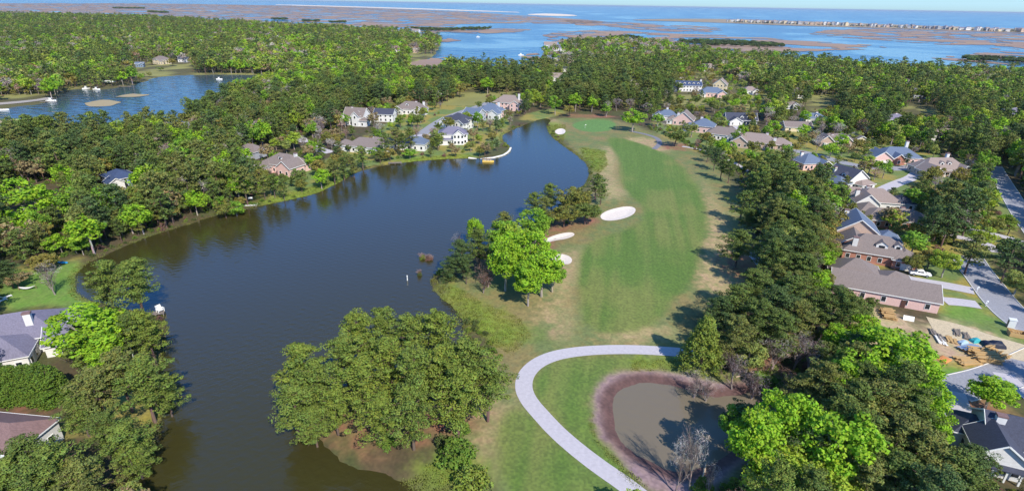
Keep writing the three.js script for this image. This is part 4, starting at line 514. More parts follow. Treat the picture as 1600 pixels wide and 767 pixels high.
function makeBroad(lod, kind) {
  const d = DET[lod], oak = kind === 'oak', H = oak ? 12 : 15, w = new Soup(), s = new Soup(), R = oak ? [5.6, 4.3, 5.6] : [4.6, 5.6, 4.6], cy = H - R[1] * .97, bark = oak ? BARK : PALEBARK;
  const fork = cy - R[1] * .62; tube(w, [[0, -.3, 0], [rr(-.1, .1), fork * .5, rr(-.1, .1)], [rr(-.2, .2), fork, rr(-.2, .2)]], .34, .22, d ? 7 : 4, bark);
  const lobes = []; for (let i = 0; i < 9; i++) { const v = norm(ball()); v[1] = Math.abs(v[1]) * .9 - .15; lobes.push([norm(v), rr(.12, .42)]); }
  const nc = [14, 34, 74][d];
  for (let i = 0; i < nc; i++) {
    const v = norm(ball()); if (v[1] < -.6) v[1] *= .4;
    let m = rr(.55, .8); for (const [l, k] of lobes) { const q = v[0] * l[0] + v[1] * l[1] + v[2] * l[2]; if (q > .55) m += k * (q - .55) * 1.1; }
    if (rnd() < .22) m *= .6;
    const p = [v[0] * R[0] * m, cy + v[1] * R[1] * m, v[2] * R[2] * m], r = rr(.95, 1.5) + .3 * (2 - d);
    if (d && i % (d > 1 ? 4 : 5) === 0) tube(w, [[0, fork, 0], [p[0] * .45, mixn(fork, p[1], .55), p[2] * .45], addv(p, [0, .4, 0])], .13, .03, d > 1 ? 4 : 3, bark);
    clump(s, p, r, r * (oak ? .7 : .85), [22, 46, 90][d], [1.15, .68, .42][d], .7, [1, 1, 1], .75);
  }
  return { trunk: w.geo(), crown: s.geo(), H, W: R[0] * 2 };
}
function makeCone(lod, kind) {
  const d = DET[lod], H = 14, w = new Soup(), s = new Soup(); tube(w, [[0, -.3, 0], [0, H * .5, 0], [0, H * .97, 0]], .28, .04, 5, BARK);
  const nl = [14, 30, 60][d], col = kind === 'hedge';
  for (let i = 0; i < nl; i++) { const t = (i + .5) / nl, R = (col ? 3.0 * Math.pow(1 - t, .55) : 4.4 * Math.pow(1 - t, .8)) + .25, m = Math.max(2, Math.round(R * (col ? 3 : 2.6))), y0 = col ? .03 : .14;
    for (let q = 0; q < m; q++) { const a = rr(0, 6.28), f = Math.sqrt(rr(.3, 1)) * rr(.85, 1.05); clump(s, [Math.cos(a) * R * f, H * (y0 + (1 - y0) * t) - f * (col ? 0 : .5), Math.sin(a) * R * f], rr(.5, .8), col ? .8 : .4, [5, 10, 26][d], [1, .55, .36][d], .5, [1, 1, 1], .8); } }
  return { trunk: w.geo(), crown: s.geo(), H, W: col ? 6 : 9 };
}
function makeBare(lod) {
  const d = DET[lod], H = 13, w = new Soup(), s = new Soup(), tips = [];
  const grow = (p, dir, L, r, lev, out) => {
    const n = 3, pts = [p]; let q = p, v = dir; for (let i = 0; i < n; i++) { v = norm(addv(addv(v, ball(), .13), [0, 1, 0], .05)); q = addv(q, v, L / n); pts.push(q); }
    tube(out, pts, r, r * .55, lev === 0 ? 6 : lev < 2 ? 4 : 3, GREY);
    if (lev >= [2, 3, 4][d]) return;
    const k = lev === 0 ? 6 : lev === 1 ? 5 : 4;
    for (let i = 0; i < k; i++) { const f = lev === 0 ? .35 + .65 * (i + 1) / k : .25 + .75 * (i + 1) / k, b = pts[Math.min(n, Math.floor(f * n))], nd = norm(addv(addv(v, [rr(-1, 1), rr(-.05, .55), rr(-1, 1)], lev === 0 ? .75 : .9), [0, 1, 0], .22)); grow(addv(b, v, rr(-.3, 0)), nd, L * rr(.45, .66), Math.max(r * .5, d > 1 ? .016 : .03), lev + 1, lev >= 1 ? s : w); }
  };
  grow([0, -.3, 0], [0, 1, 0], H * .52, .22, 0, w);
  for (let i = 0; i < [16, 22, 20][d]; i++) { const v = norm(ball()); clump(s, [v[0] * 3.2 * rr(.3, 1), H * .68 + v[1] * H * .27 * rr(.4, 1), v[2] * 3.2 * rr(.3, 1)], 1.1, 1.0, [12, 20, 26][d], [1.5, 1.1, .9][d], [.13, .06, .024][d], [.62, .59, .58], .2); }
  return { trunk: w.geo(), crown: s.geo(), H, W: 8 };
}
function makeShrub(lod) {
  const d = DET[lod], w = new Soup(), s = new Soup(), H = 3; for (let i = 0; i < 4; i++) tube(w, [[0, -.1, 0], [rr(-.5, .5), .8, rr(-.5, .5)], [rr(-1, 1), 1.8, rr(-1, 1)]], .05, .02, 3, BARK);
  for (let i = 0; i < [8, 14, 30][d]; i++) { const v = norm(ball()); v[1] = Math.abs(v[1]); clump(s, [v[0] * 1.5 * rr(.5, 1), .5 + v[1] * 2 * rr(.5, 1), v[2] * 1.5 * rr(.5, 1)], rr(.45, .75), rr(.4, .6), [12, 26, 60][d], [.6, .36, .22][d], .6, [1, 1, 1], .8); }
  return { trunk: w.geo(), crown: s.geo(), H, W: 4 };
}
const protos = {};
const recipe = { pine: (l) => makePine(l), broad: (l) => makeBroad(l), oak: (l) => makeBroad(l, 'oak'), bare: (l) => makeBare(l), cypress: (l) => makeCone(l), hedge: (l) => makeCone(l, 'hedge'), shrub: (l) => makeShrub(l) };
const variants = { pine: [7, 5, 4], broad: [5, 4, 4], oak: [4, 4, 3], bare: [4, 3, 3], cypress: [1, 1, 1], hedge: [2, 1, 1], shrub: [3, 2, 2] };
function proto(kind, lod, i) {
  const list = protos[kind + lod] ??= [], n = variants[kind][2 - DET[lod]]; i %= n;
  if (!list[i]) { const s0 = seed; seed = (kind.length * 7919 + kind.charCodeAt(0) * 131 + DET[lod] * 977 + i * 31337) | 0; list[i] = recipe[kind](lod); seed = s0; }
  return list[i];
}
// leaf colours (linear base colours)
const tints = {
  pine: [[.132, .186, .043, 'dark green'], [.175, .240, .047, 'mid green'], [.190, .215, .056, 'olive green'], [.098, .155, .049, 'deep green'], [.200, .262, .044, 'yellowish green']],
  broad: [[.30, .50, .030, 'bright green'], [.24, .42, .040, 'fresh green'], [.36, .47, .050, 'yellow-green'], [.31, .36, .09, 'pale olive green']],
  oak: [[.25, .26, .055, 'olive'], [.33, .29, .07, 'golden olive'], [.18, .24, .055, 'dull green'], [.38, .30, .15, 'tan budding']],
  bare: [[.34, .31, .29, 'pale grey'], [.28, .235, .24, 'mauve grey'], [.42, .40, .37, 'bleached grey'], [.33, .22, .18, 'reddish brown']],
  cypress: [[.26, .33, .055, 'light yellow-green']], hedge: [[.16, .26, .035, 'dense green']], shrub: [[.17, .28, .04, 'green'], [.24, .31, .05, 'yellow-green'], [.13, .17, .05, 'dark olive'], [.28, .16, .13, 'russet']],
};
const leafMats = {}, leafTone = (kind, t) => leafMats[kind + t] ??= new THREE.MeshPhysicalMaterial({ color: new THREE.Color().setRGB(...(kind === 'bare' ? tints.bare[t].slice(0, 3).map((v) => v * 2.2) : tints[kind][t].slice(0, 3))), vertexColors: true, roughness: kind === 'bare' ? .95 : .8, specularIntensity: .35, side: THREE.DoubleSide, ...(kind === 'bare' ? {} : { transmission: kind === 'pine' ? .1 : .3, thickness: 0 }) });
const barkMat = new THREE.MeshStandardMaterial({ vertexColors: true, roughness: .95 }), stuffLeaf = (kind) => leafMats['stuff' + kind] ??= (() => { const m = leafTone(kind, 0).clone(); m.color.setRGB(1, 1, 1); return m; })();
const names = { pine: 'pine_tree', broad: 'broadleaf_tree', oak: 'oak_tree', bare: 'bare_tree', cypress: 'cypress_tree', hedge: 'arborvitae_shrub', shrub: 'shrub' };
const words = { pine: 'pine', broad: 'leafy tree', oak: 'rounded oak', bare: 'leafless tree', cypress: 'cypress', hedge: 'arborvitae', shrub: 'shrub' };
const cats = { pine: 'tree', broad: 'tree', oak: 'tree', bare: 'tree', cypress: 'tree', hedge: 'shrub', shrub: 'shrub' };

const landmarks = [...houseSpots.map((h) => [h.x, h.z, h.say]),
  ...[[[-28.6, -103.5], 'the wooded point in the lake'], [[-5.8, -155.3], 'the pond-edge marsh below the thin bunker'], [[25.6, -209.9], 'the largest sand bunker'], [[78.5, -177.9], 'the fairway edge'], [[102.1, -251.4], 'the upper fairway edge'], [[51.3, -115.8], 'the end of the curving cart path'], [[51.4, -85.5], 'the muddy pond'], [[-107.6, -135.8], 'the small white dock chair'],
    [[-87.3, -97.5], 'the garden lawn on the lake bank'], [[-140.3, -150.3], 'the lawn with the hammock'], [[-143.7, -212.8], 'the dense bank of the lake'], [[-193.9, -235.2], 'the wooded western bank'], [[-193.2, -203], 'the tall pale tree of the western bank'], [[-251.4, -286.6], 'the woods south of the tidal creek'], [[-210.9, -303], 'the woods between creek and lake'], [[-176.9, -320.5], 'the woods behind the pink lake house'], [[-224.4, -445.1], 'the creek-mouth woods'], [[-207.3, -553.8], 'the bright green wood'], [[-142.7, -520.4], 'the woods above the white turret house'], [[-85.3, -616.6], 'the golden oaks above the lane'], [[9.7, -537.3], 'the trees by the lake inlet'], [[51.5, -472], 'the putting green'], [[111, -641.8], 'the dark pinewood north of the green'], [[94.5, -420.9], 'the lone bright tree by the green'], [[109.4, -225.3], 'the strip between fairway and houses'], [[99.1, -178.8], 'the pines behind the brick gable house'], [[82.2, -146], 'the pines above the bare thicket'], [[85.2, -116.8], 'the thicket beside the building site'], [[76.1, -95.4], 'the dark wood below the building site'], [[60.8, -79.1], 'the wood at the pond outlet'], [[75.4, -79.5], 'the wood beside the dark roofed white house'], [[183.1, -213.6], 'the trees along the neighbourhood street'], [[161, -166], 'the street bend'], [[180.3, -228.8], 'the garden trees below the hip roofed house'], [[294, -354.1], 'the woods east of the houses'], [[335.9, -499.7], 'the eastern wood'], [[464, -547.4], 'the far eastern wood'], [[331.1, -670.1], 'the green wood beyond the houses'], [[495.3, -754.4], 'the trees before the sound'], [[257.8, -793.3], 'the trees beside the marsh'], [[93.9, -902.1], 'the trees by the white house on the sound'], [[-492.1, -678.5], 'the far creek bank'], [[-445.5, -855.2], 'the far northern wood'], [[-521.4, -612.4], 'the far western wood'], [[-276.9, -887.1], 'the wood before the sound'], [[-787.3, -1241.3], 'the distant northern forest']].map(([p, s]) => [p[0], p[1], s])];
function sayTree(kind, tint, x, z, h) {
  let b = null, bd = 1e9; for (const l of landmarks) { const d = Math.hypot(l[0] - x, l[1] - z); if (d < bd) { bd = d; b = l; } }
  const far = Math.hypot(x, z) - Math.hypot(b[0], b[1]), side = (x * -b[1] + z * b[0]) / Math.hypot(b[0], b[1]);
  const rel = far > bd * .6 ? 'behind' : far < -bd * .6 ? 'in front of' : 'beside', size = { pine: [13.5, 17], broad: [11, 15], oak: [9, 12], bare: [9, 13] }[kind] ?? [3, 6];
  const sz = h > size[1] ? 'tall ' : h < size[0] ? 'small ' : '';
  return [`${sz}${tints[kind][tint][3]} ${words[kind]} ${rel} ${b[2]}`, `${words[kind]}s by ${b[2]}`, bd];
}
const placed = [];
function addTree(kind, x, z, h, width, tint, label, turn) { placed.push({ kind, x, z, h, w: width, t: tint, label, turn: turn ?? rr(0, 6.28), v: Math.floor(rnd() * 60), hand: true }); }
const T = (kind, [x, z], h, width, tint, label) => addTree(kind, x, z, h, width, tint ?? Math.floor(rnd() * tints[kind].length * .999), label);
const P = 'pine', B = 'broad', O = 'oak', N = 'bare', S = 'shrub';
// the lake bank by the two houses
T(P, [-107.5, -130.4], 16, 12, 1, 'round headed pine leaning over the small lake inlet'); T(P, [-99.1, -129.3], 17, 13.5, 1, 'large pine with two bare trunks beside the white dock chair'); T(P, [-83.4, -108.6], 15, 9, 4, 'thin sparse pine on the bank below the dock chair');
T(B, [-94.9, -106.9], 15, 15, 0, 'bright spring green tree shading the grey roofed house'); T(B, [-89.2, -101.8], 9, 8, 0, 'small bright green tree under the big tree by the grey roofed house');
T(P, [-80.4, -87.3], 14, 12, 2); T(P, [-72.5, -89.4], 15, 13, 1, 'wide pine overhanging the lake below the birdhouse'); T(P, [-78.5, -92], 15, 11, 2); T(P, [-70.3, -91.6], 11, 8, 1); T(P, [-68.8, -76.4], 11, 11, 1); T(P, [-74.8, -79.9], 10, 8, 0); T(P, [-66.3, -75.2], 8, 7, 1); T(P, [-82.2, -84.4], 10, 8, 1);
T(P, [-80.2, -69.9], 13, 10, 0); T(P, [-72.7, -67.6], 14, 11, 1); T(P, [-74.7, -65.6], 13, 9, 0); T(P, [-68.9, -66.1], 12, 9, 2); T(P, [-79.9, -66.1], 12, 10, 1); 
T(N, [-131.9, -140.8], 11, 9, 2, 'white barked leafless tree standing alone on the lawn'); T(O, [-145.7, -155.1], 6, 8, 1, 'yellow-green bush at the edge of the lawn'); T(P, [-146.7, -144.2], 9, 9, 3); T(O, [-144.3, -143.5], 5, 6, 3, 'brownish budding bush beside the white lawn chairs');

// pines on the wooded point
for (const [c, w, t] of [[[[-42.9, -93.2], 17], 12, 4], [[[-41.7, -85.6], 15], 11, 1], [[[-37.7, -89.5], 16], 11, 1], [[[-37.4, -83.7], 10], 8, 1], [[[-34.2, -96.4], 17], 11, 1], [[[-32.3, -103.1], 18], 12, 4], [[[-28.1, -106.8], 18], 12, 1], [[[-21.9, -103.9], 17], 11, 1], [[[-15.5, -102.3], 18], 13, 4], [[[-8.1, -94.9], 17], 13, 1], [[[-4.4, -90.5], 15], 11, 1], [[[-24.4, -94.4], 17], 12, 4], [[[-29.4, -88.9], 16], 12, 4], [[[-17.8, -90.4], 17], 12, 1], [[[-9.9, -85.6], 16], 13, 4], [[[-24.9, -83.7], 12], 11, 4], [[[-18.3, -82.5], 15], 11, 1], [[[-13.3, -90.9], 17], 12, 4], [[[-34, -86.4], 12], 9, 4]]) T(P, c[0], c[1], w, t);
T(S, [-9.8, -79.8], 6, 9, 0, 'large bright shrub at the foot of the wooded point'); T(S, [-6.3, -73.6], 5, 8, 1, 'yellow-green shrub spreading beside the fairway rough'); T(S, [-12.7, -83.2], 3.4, 4, 2); T(S, [-9.3, -87.1], 3, 4, 0); T(S, [-23.6, -83.7], 2.4, 5, 0);
// clump beside the thin bunkers
T(P, [-15.3, -155.8], 13, 9, 3); T(P, [-10.6, -162.3], 14, 11, 0); T(P, [-2.4, -182.8], 12, 10, 2); T(P, [-18.7, -153.6], 8, 8, 3); T(P, [-13.8, -151.5], 9, 6, 3); T(B, [-13.2, -182.3], 12, 6, 0); T(B, [-3.3, -171.7], 13, 11, 1); T(B, [8.4, -181.6], 13, 12, 1); T(B, [-1.8, -147.3], 16, 11, 0); T(B, [4.7, -153.4], 17, 12, 0, 'tallest bright green tree of the clump by the thin bunkers'); T(B, [8.9, -144], 15, 12, 0); T(B, [4.8, -138.5], 13, 9, 0); T(B, [12.2, -146.8], 10, 8, 1); T(B, [1, -166.5], 14, 10, 2);
T(N, [-7.1, -149.6], 9, 10, 3, 'reddish leafless brushy tree among the green clump'); T(N, [-8.3, -145.9], 7, 8, 3); T(N, [-19.1, -177.6], 9, 5, 0, 'small pale leafless tree over the lake edge'); T(S, [-19.7, -154.2], 3, 7, 2);
T(P, [15.9, -217.8], 13, 9, 1); T(P, [9.5, -213], 12, 9, 1); T(P, [12.5, -200.9], 12, 9, 2); T(O, [25.3, -212.2], 12, 13, 0, 'wide olive oak beside the largest bunker'); T(O, [19.8, -199.8], 9, 10, 0); T(O, [28.3, -203], 9, 11, 2); T(P, [36.4, -233.5], 12, 11, 0, 'dark round pine beside the lake above the largest bunker'); T(P, [37.9, -227.3], 9, 7, 0);
// along the fairway
T(B, [80.2, -377.2], 14, 15, 0, 'lone bright green tree beside the putting green'); T(O, [98.7, -336.9], 11, 13, 2, 'lone dark round tree beside the grey cart path'); T(P, [102.8, -266.6], 13, 9, 0, 'pine with two straight trunks at the fairway edge'); T(P, [105.3, -284.2], 12, 9, 3); T(P, [106.8, -300.5], 9, 8, 3); T(P, [105.2, -262.3], 12, 8, 0);
T(P, [73.9, -166.4], 13, 14, 0, 'broad round pine standing out into the fairway rough'); T(P, [90.4, -207], 14, 12, 0); T(P, [105, -235.2], 13, 11, 3); T(P, [87.5, -193.3], 11, 9, 0); T(P, [105.9, -224.4], 13, 11, 0); T(P, [92.3, -191.4], 14, 11, 3);T(P, [87.7, -170.3], 15, 12, 0); T(P, [84.5, -155.9], 15, 12, 3); T(P, [80, -158.7], 13, 10, 0); T(P, [101.5, -188.6], 14, 11, 2);
T('cypress', [45.2, -110], 15, 11, 0, 'light green conical cypress at the end of the cart path'); T(P, [57.1, -123.6], 15, 12, 0); T(P, [52.7, -122], 13, 9, 3); T(P, [65.6, -132.1], 15, 12, 0); T(P, [52.2, -109.8], 14, 10, 2); T(P, [59.7, -115.7], 15, 11, 0); T(P, [66.6, -122.7], 16, 12, 3); T(P, [64, -112.4], 14, 11, 0); T(P, [75, -131], 15, 12, 0); T(P, [84.1, -142.7], 15, 12, 0); T(P, [71.3, -119], 14, 10, 2);
T(N, [41.1, -100.6], 8, 9, 0, 'grey leafless thicket tree at the end of the cart path'); T(N, [50.5, -103.2], 10, 8, 1); T(N, [62.1, -109.2], 11, 10, 0); T(N, [54, -100.5], 8, 9, 1); T(N, [67.9, -110.7], 11, 9, 0); T(N, [70.3, -108.7], 10, 9, 1); T(N, [61.7, -102], 8, 9, 3); T(N, [43.6, -99.3], 7, 8, 1); T(B, [55.1, -107.2], 9, 7, 3); T(B, [57.6, -103.7], 5, 5, 1); T(O, [59.9, -102.9], 6, 6, 2); T(N, [58.2, -104.5], 8, 8, 3);
// pond outlet
T(N, [29.7, -73.2], 14, 6, 2, 'slender white leafless tree standing in the pond mud'); T(N, [32.5, -74], 15, 6.5, 2, 'taller white leafless tree leaning over the muddy pond'); T(N, [35, -71.9], 9, 4, 2, 'broken grey snag beside the muddy pond'); T(B, [42.8, -75.3], 16, 9.5, 0); T(B, [49.3, -80.7], 16, 8.5, 0, 'bright green tree rising over the pond corner'); T(B, [52.8, -79.1], 16, 9.5, 0); T(B, [57, -73.1], 17, 11, 0, 'largest bright green tree below the pond'); T(B, [54.7, -70.7], 10, 9, 2); T(B, [48.4, -71.3], 11, 10, 2); T(B, [43.6, -70.1], 10, 9, 2); T(N, [48.3, -75.7], 11, 8, 1); T(P, [46.6, -87.5], 9, 9, 3); T(B, [45.4, -85.5], 8, 7, 1); T(S, [34.5, -73.3], 4, 5, 0);
T(P, [64.7, -93.6], 14, 11, 2); T(P, [61.8, -94.6], 10, 9, 2); T(P, [65.6, -85], 15, 12, 0); T(P, [71.1, -85.2], 15, 13, 2); T(P, [61.2, -82.2], 14, 11, 0); T(P, [68.8, -76.7], 15, 13, 2); T(P, [64.3, -77.3], 14, 12, 0); T(P, [69.8, -72.2], 15, 12, 2); T(P, [63.4, -68.6], 14, 12, 0); T(P, [72.4, -69.4], 14, 12, 0); T(P, [68, -67.3], 13, 11, 2); T(P, [73.3, -66.8], 13, 11, 0); T(P, [58.7, -69.1], 13, 11, 2); T(P, [75.7, -83.4], 14, 11, 0); T(P, [80.7, -73.7], 10, 8, 3); T(B, [76.9, -94.5], 11, 9, 2);
T(B, [85.4, -103.2], 15, 14, 0, 'wide bright green tree hiding the building site corner'); T(B, [84.8, -97.2], 13, 10, 0); T(B, [82.1, -88.2], 13, 7.5, 0, 'bright green tree beside the pale driveway bend'); T(B, [80.2, -82.9], 11, 7, 0); T(P, [84.1, -121.9], 15, 11, 0, 'dark pine in front of the pink brick house'); T(B, [87.5, -117.9], 10, 7, 0); T(P, [80.4, -110], 10, 9, 3); T(P, [82.4, -104.5], 10, 10, 0); T(P, [82.2, -122.9], 8, 7, 3);
T(B, [102.3, -96.3], 8, 9, 0, 'small bright green yard tree below the street'); T(P, [148.1, -163.9], 14, 11, 2); T(P, [155.2, -157.8], 15, 11, 3); T(B, [152.5, -149.8], 7, 8, 3); T(B, [138.6, -161.1], 9, 7, 2); T(O, [138.2, -167.4], 7, 7, 1); T(B, [139.3, -177.7], 9, 9, 1); T(B, [147.7, -201.4], 8, 9, 2); T(O, [151.1, -191.7], 8, 9, 0); T(P, [168.7, -211.4], 11, 10, 0); T(B, [172.1, -227.6], 9, 10, 1); T(B, [170.2, -206], 10, 11, 0); T(P, [162.9, -190], 13, 12, 3); T(P, [166.5, -233.6], 8, 6, 3); T(O, [180.8, -210.1], 10, 10, 1); T(S, [150.5, -179.1], 3, 6, 3, 'purple leafed shrub beside the white pickup truck');
// west bank and lakeside gardens
T(B, [-171.5, -191.6], 15, 14, 0, 'tall bright green tree with pale limbs on the western bank'); T(B, [-189.8, -202.3], 14, 12, 0); T(B, [-171.7, -176.2], 12, 11, 0); T(B, [-134.9, -187.3], 11, 8, 0); T(B, [-158.1, -266.9], 10, 9, 0); T(O, [-113.8, -206.2], 9, 7, 0, 'weeping green tree at the water edge by the wooden dock'); T(B, [-110.7, -208.8], 7, 7, 1); T(B, [-88.1, -244.7], 9, 8, 0, 'bright green tree on the lawn below the pink lake house'); T(B, [-201.2, -363.8], 12, 15, 0);
T(P, [-103.6, -229.6], 11, 7, 0); T(P, [-106.9, -227.5], 11, 7, 2); T(P, [-99.1, -228.3], 10, 6, 0); T(P, [-78.5, -264.4], 13, 8, 2); T(P, [-81.9, -259.7], 12, 8, 0); T(P, [-84.4, -252.7], 12, 8, 2); T(P, [-77.1, -277.1], 13, 9, 1); T(P, [-67, -310.1], 15, 11, 2); T(P, [-70.7, -300.2], 14, 9, 0); T(P, [-59.1, -313.7], 14, 9, 2); T(P, [-61.6, -303.8], 13, 9, 0); T(N, [-58.7, -337.6], 12, 7, 3, 'leafless reddish tree beside the white gabled lake house'); T(N, [-16.3, -372.7], 11, 6, 0); T(B, [-24.9, -380.9], 11, 7, 1); T(P, [-11.4, -365.3], 12, 7, 3); T(O, [-14.8, -312.2], 7, 7, 2, 'dark rounded conifer alone on the lawn point'); T(S, [-4.9, -332.4], 3, 5, 1); T(B, [-57.1, -300.1], 5, 9, 1); T(O, [-70, -294.9], 4, 8, 1); T(B, [-74.4, -296.2], 6, 9, 1); T(P, [-101.7, -287.6], 11, 8, 0); T(S, [-51.3, -362.1], 4, 9, 0); T(S, [-118.2, -308.6], 3, 7, 1);
T(B, [31.7, -437.2], 14, 9, 1); T(B, [48.8, -451.2], 14, 10, 0); T(B, [62, -450.6], 13, 9, 0); T(O, [42.1, -429.7], 9, 9, 1); T(B, [21.6, -466.7], 12, 8, 2); T(N, [83, -457], 12, 9, 1); T(N, [102.4, -434.9], 12, 10, 0); T(N, [73.5, -444.9], 11, 7, 0); T(P, [8, -434.2], 12, 8, 3); T(B, [-95.1, -518.7], 14, 10, 0); T(O, [-70.3, -553.2], 14, 16, 1); T(O, [-49.7, -516.8], 13, 14, 1); T(O, [-25.6, -584.9], 12, 14, 0);
T(O, [-428.3, -725.2], 10, 13, 1); T(N, [-436.3, -763.9], 14, 14, 0); T(O, [-404.9, -731.2], 12, 15, 3); T(P, [-364.3, -706.7], 14, 13, 3); T(N, [-496, -763.3], 15, 13, 3); T(P, [-458.5, -731], 13, 11, 0); T(O, [-412.3, -672.1], 5, 9, 2); T(P, [-353.6, -697.7], 9, 12, 3); T(O, [-469.1, -528.2], 9, 13, 1); T(B, [-453.5, -528.5], 11, 12, 1); T(P, [-428.9, -513.8], 11, 12, 3); T(O, [-341.8, -683.1], 5, 12, 2); T(O, [-327.7, -685.8], 6, 12, 0); T(P, [-367.7, -687.4], 8, 8, 3);
T(P, [72.8, -458], 13, 10, 3); T(P, [40.1, -456.6], 14, 10, 0); T(P, [57.5, -474.2], 15, 11, 3); T(P, [27.6, -453.3], 13, 9, 0); T(B, [70.7, -432.5], 9, 9, 1); T(N, [93.5, -458.1], 12, 11, 1);
T(P, [-43.2, -790.9], 20, 11, 3, 'tall open pine against the sound beside its twin'); T(P, [-14.2, -766.3], 19, 11, 3, 'second tall open pine against the sound'); T(P, [588.2, -885.4], 18, 9, 3, 'layered dark pine standing against the blue sound');
T(B, [189.3, -365.3], 9, 8, 0); T(B, [182.5, -315.8], 8, 10, 0, 'bright round tree beside the brown gabled houses'); T(B, [239.7, -356.5], 13, 13, 0); T(B, [248.5, -350.9], 12, 12, 0); T(B, [123.4, -221], 11, 12, 0); T(B, [136, -232.3], 10, 10, 0); T(O, [119, -196.5], 10, 13, 1); T(N, [147, -291], 11, 12, 0); T(B, [138.4, -286.4], 10, 10, 3); T(N, [182.5, -272.1], 7, 8, 3); T(N, [126.5, -203.8], 10, 6, 0); T(B, [99.8, -163], 9, 9, 0); T(B, [89, -145.5], 10, 9, 0); T(O, [106.3, -178.7], 11, 11, 1); T(N, [247.6, -296.1], 9, 8, 3); T(O, [147.3, -203.1], 9, 9, 3); T(P, [214.1, -296.5], 8, 6, 3);
[[-96.6, -94.7], [-98.9, -95.1], [-101.7, -95.2], [-104.2, -94.9], [-106.5, -94.5], [-109.1, -94]].forEach(([x, z], i) => addTree('hedge', x + rr(-.3, .3), z, rr(8, 9.4), rr(6, 7), 0, ['first', 'second', 'third', 'fourth', 'fifth', 'last'][i] + ' arborvitae from the lake end of the tall green hedge'));

// woodland filling the rest of the land; trees keep off lawns, houses, streets and the views across them
const lots = new Set([5, 6, 7]);        // gardens: low trees only
const openings = [lake, pondMud, ...masks.golf, [[22.4, -419.5], [32.9, -433.3], [76.6, -429.4], [89.6, -397.1], [105.5, -354.5], [87.8, -331.2], [57.6, -363.8]], [[-164.7, -160.6], [-148.1, -155.3], [-146.1, -166.3], [-139.9, -166.5], [-132.7, -150.6], [-124.6, -140.8], [-113.7, -135.6], [-116.8, -128.6], [-111.3, -108.5], [-103, -107.5], [-89.8, -93.3], [-84.6, -111.9], [-72.3, -93.7], [-68.7, -82.7], [-69.3, -72.4], [-89.3, -71.9]], [[-109.4, -224], [-123.7, -272.4], [-141, -307.8], [-140.6, -354.2], [-117.3, -332.9], [-117.7, -397.8], [-115.3, -444.1], [-97.7, -469.7], [-58.7, -455.3], [-26.3, -533.3], [6.8, -553.2], [6, -467.5], [-5.3, -359], [1, -310.2], [-55.3, -288.9], [-79.6, -277.5], [-83, -245.1]], [[151.3, -292.9], [191.2, -315.6], [180, -271.2], [146, -227.1], [125.8, -204.1], [93.8, -142.6], [84.8, -128.6], [105.5, -126.1], [108, -117.5], [92.7, -90], [85.7, -75.6], [96.4, -75.8], [187.7, -182.4], [199.5, -214.4], [158.8, -186.8], [140.7, -180.5], [166.9, -212.9], [180.1, -265.8], [206.9, -272.7], [234, -274.3], [259.4, -313], [248.1, -334.4], [223.2, -366.9], [196.5, -355.8], [203.7, -418.1], [175.2, -354.3], [135.3, -305], [115.4, -333.2], [100.9, -387.2], [122.6, -478.9], [153, -438.8], [178.5, -500.6], [212.7, -487.7], [181.5, -404.7], [203.7, -418.1], [279.4, -478.6], [241.6, -490.5]], [[152.4, -553.1], [197.9, -700.1], [271.8, -757.7], [240.8, -607.1], [269.2, -610.5], [233.1, -523.5], [155.2, -498.2]], [[3.2, -413], [25.4, -485.2], [28.4, -440.9], [12.1, -390.7]], [[272.9, -313.9], [276.8, -307.3], [222.5, -223], [187.7, -182.4], [218, -230.7]], [[-494.5, -745], [-425.4, -764.9], [-368.3, -657.8], [-425.2, -649.6]], [[-171.9, -953.5], [-121, -963.6], [-103.3, -819.4], [-141.2, -778.7]], [[296.6, -569], [312.2, -550.6], [273.1, -487.2], [259.4, -498.7]], [[353.3, -518.1], [373.4, -496.9], [345.3, -464.3], [321.2, -467.8]], [[-436.7, -480.7], [-411.9, -490.5], [-380.2, -466.4], [-388.2, -423.6]], [[-60.1, -467.2], [-37.9, -574], [-26.3, -533.3], [-51.7, -438.9]], [[-51.1, -94.2], [-48.2, -105.4], [-43.2, -113.1], [-15.8, -119.4], [-1.1, -111.7], [0.6, -95.6], [-3.8, -73.7], [-17.5, -73.4], [-33.2, -80.2]], [[21.7, -463], [108.8, -465.4], [104.3, -421.7], [19.8, -414.4]], [[-229.9, -240.8], [-206.2, -242.1], [-181.7, -209.4], [-196.9, -201.4]], [[128.7, -160.2], [174.2, -166.5], [114, -96.4], [95.6, -93.9], [102.2, -107.1], [101.2, -114.6], [113.8, -136.1]], [[-28.2, -207.3], [21, -217.1], [15.3, -143.7], [-21.8, -154.7]], [[5.7, -261.2], [49.2, -280.6], [38.1, -206.9], [7.5, -205.5]]];
const openBox = openings.map((p) => { const xs = p.map((v) => v[0]), zs = p.map((v) => v[1]); return [Math.min(...xs), Math.max(...xs), Math.min(...zs), Math.max(...zs)]; });
const isOpen = (x, z, low) => openings.some((p, i) => { if (low && lots.has(i)) return false; const b = openBox[i]; return x > b[0] && x < b[1] && z > b[2] && z < b[3] && inside(p, x, z); });
const roadLines = roads.map((r) => r[0]);
function tooNear(x, z) { for (const l of roadLines) for (let i = 0; i < l.length - 1; i++) { const a = l[i], b = l[i + 1], dx = b[0] - a[0], dz = b[1] - a[1], t = clamp(((x - a[0]) * dx + (z - a[1]) * dz) / (dx * dx + dz * dz)); if (Math.hypot(x - a[0] - t * dx, z - a[1] - t * dz) < 7) return true; } return false; }
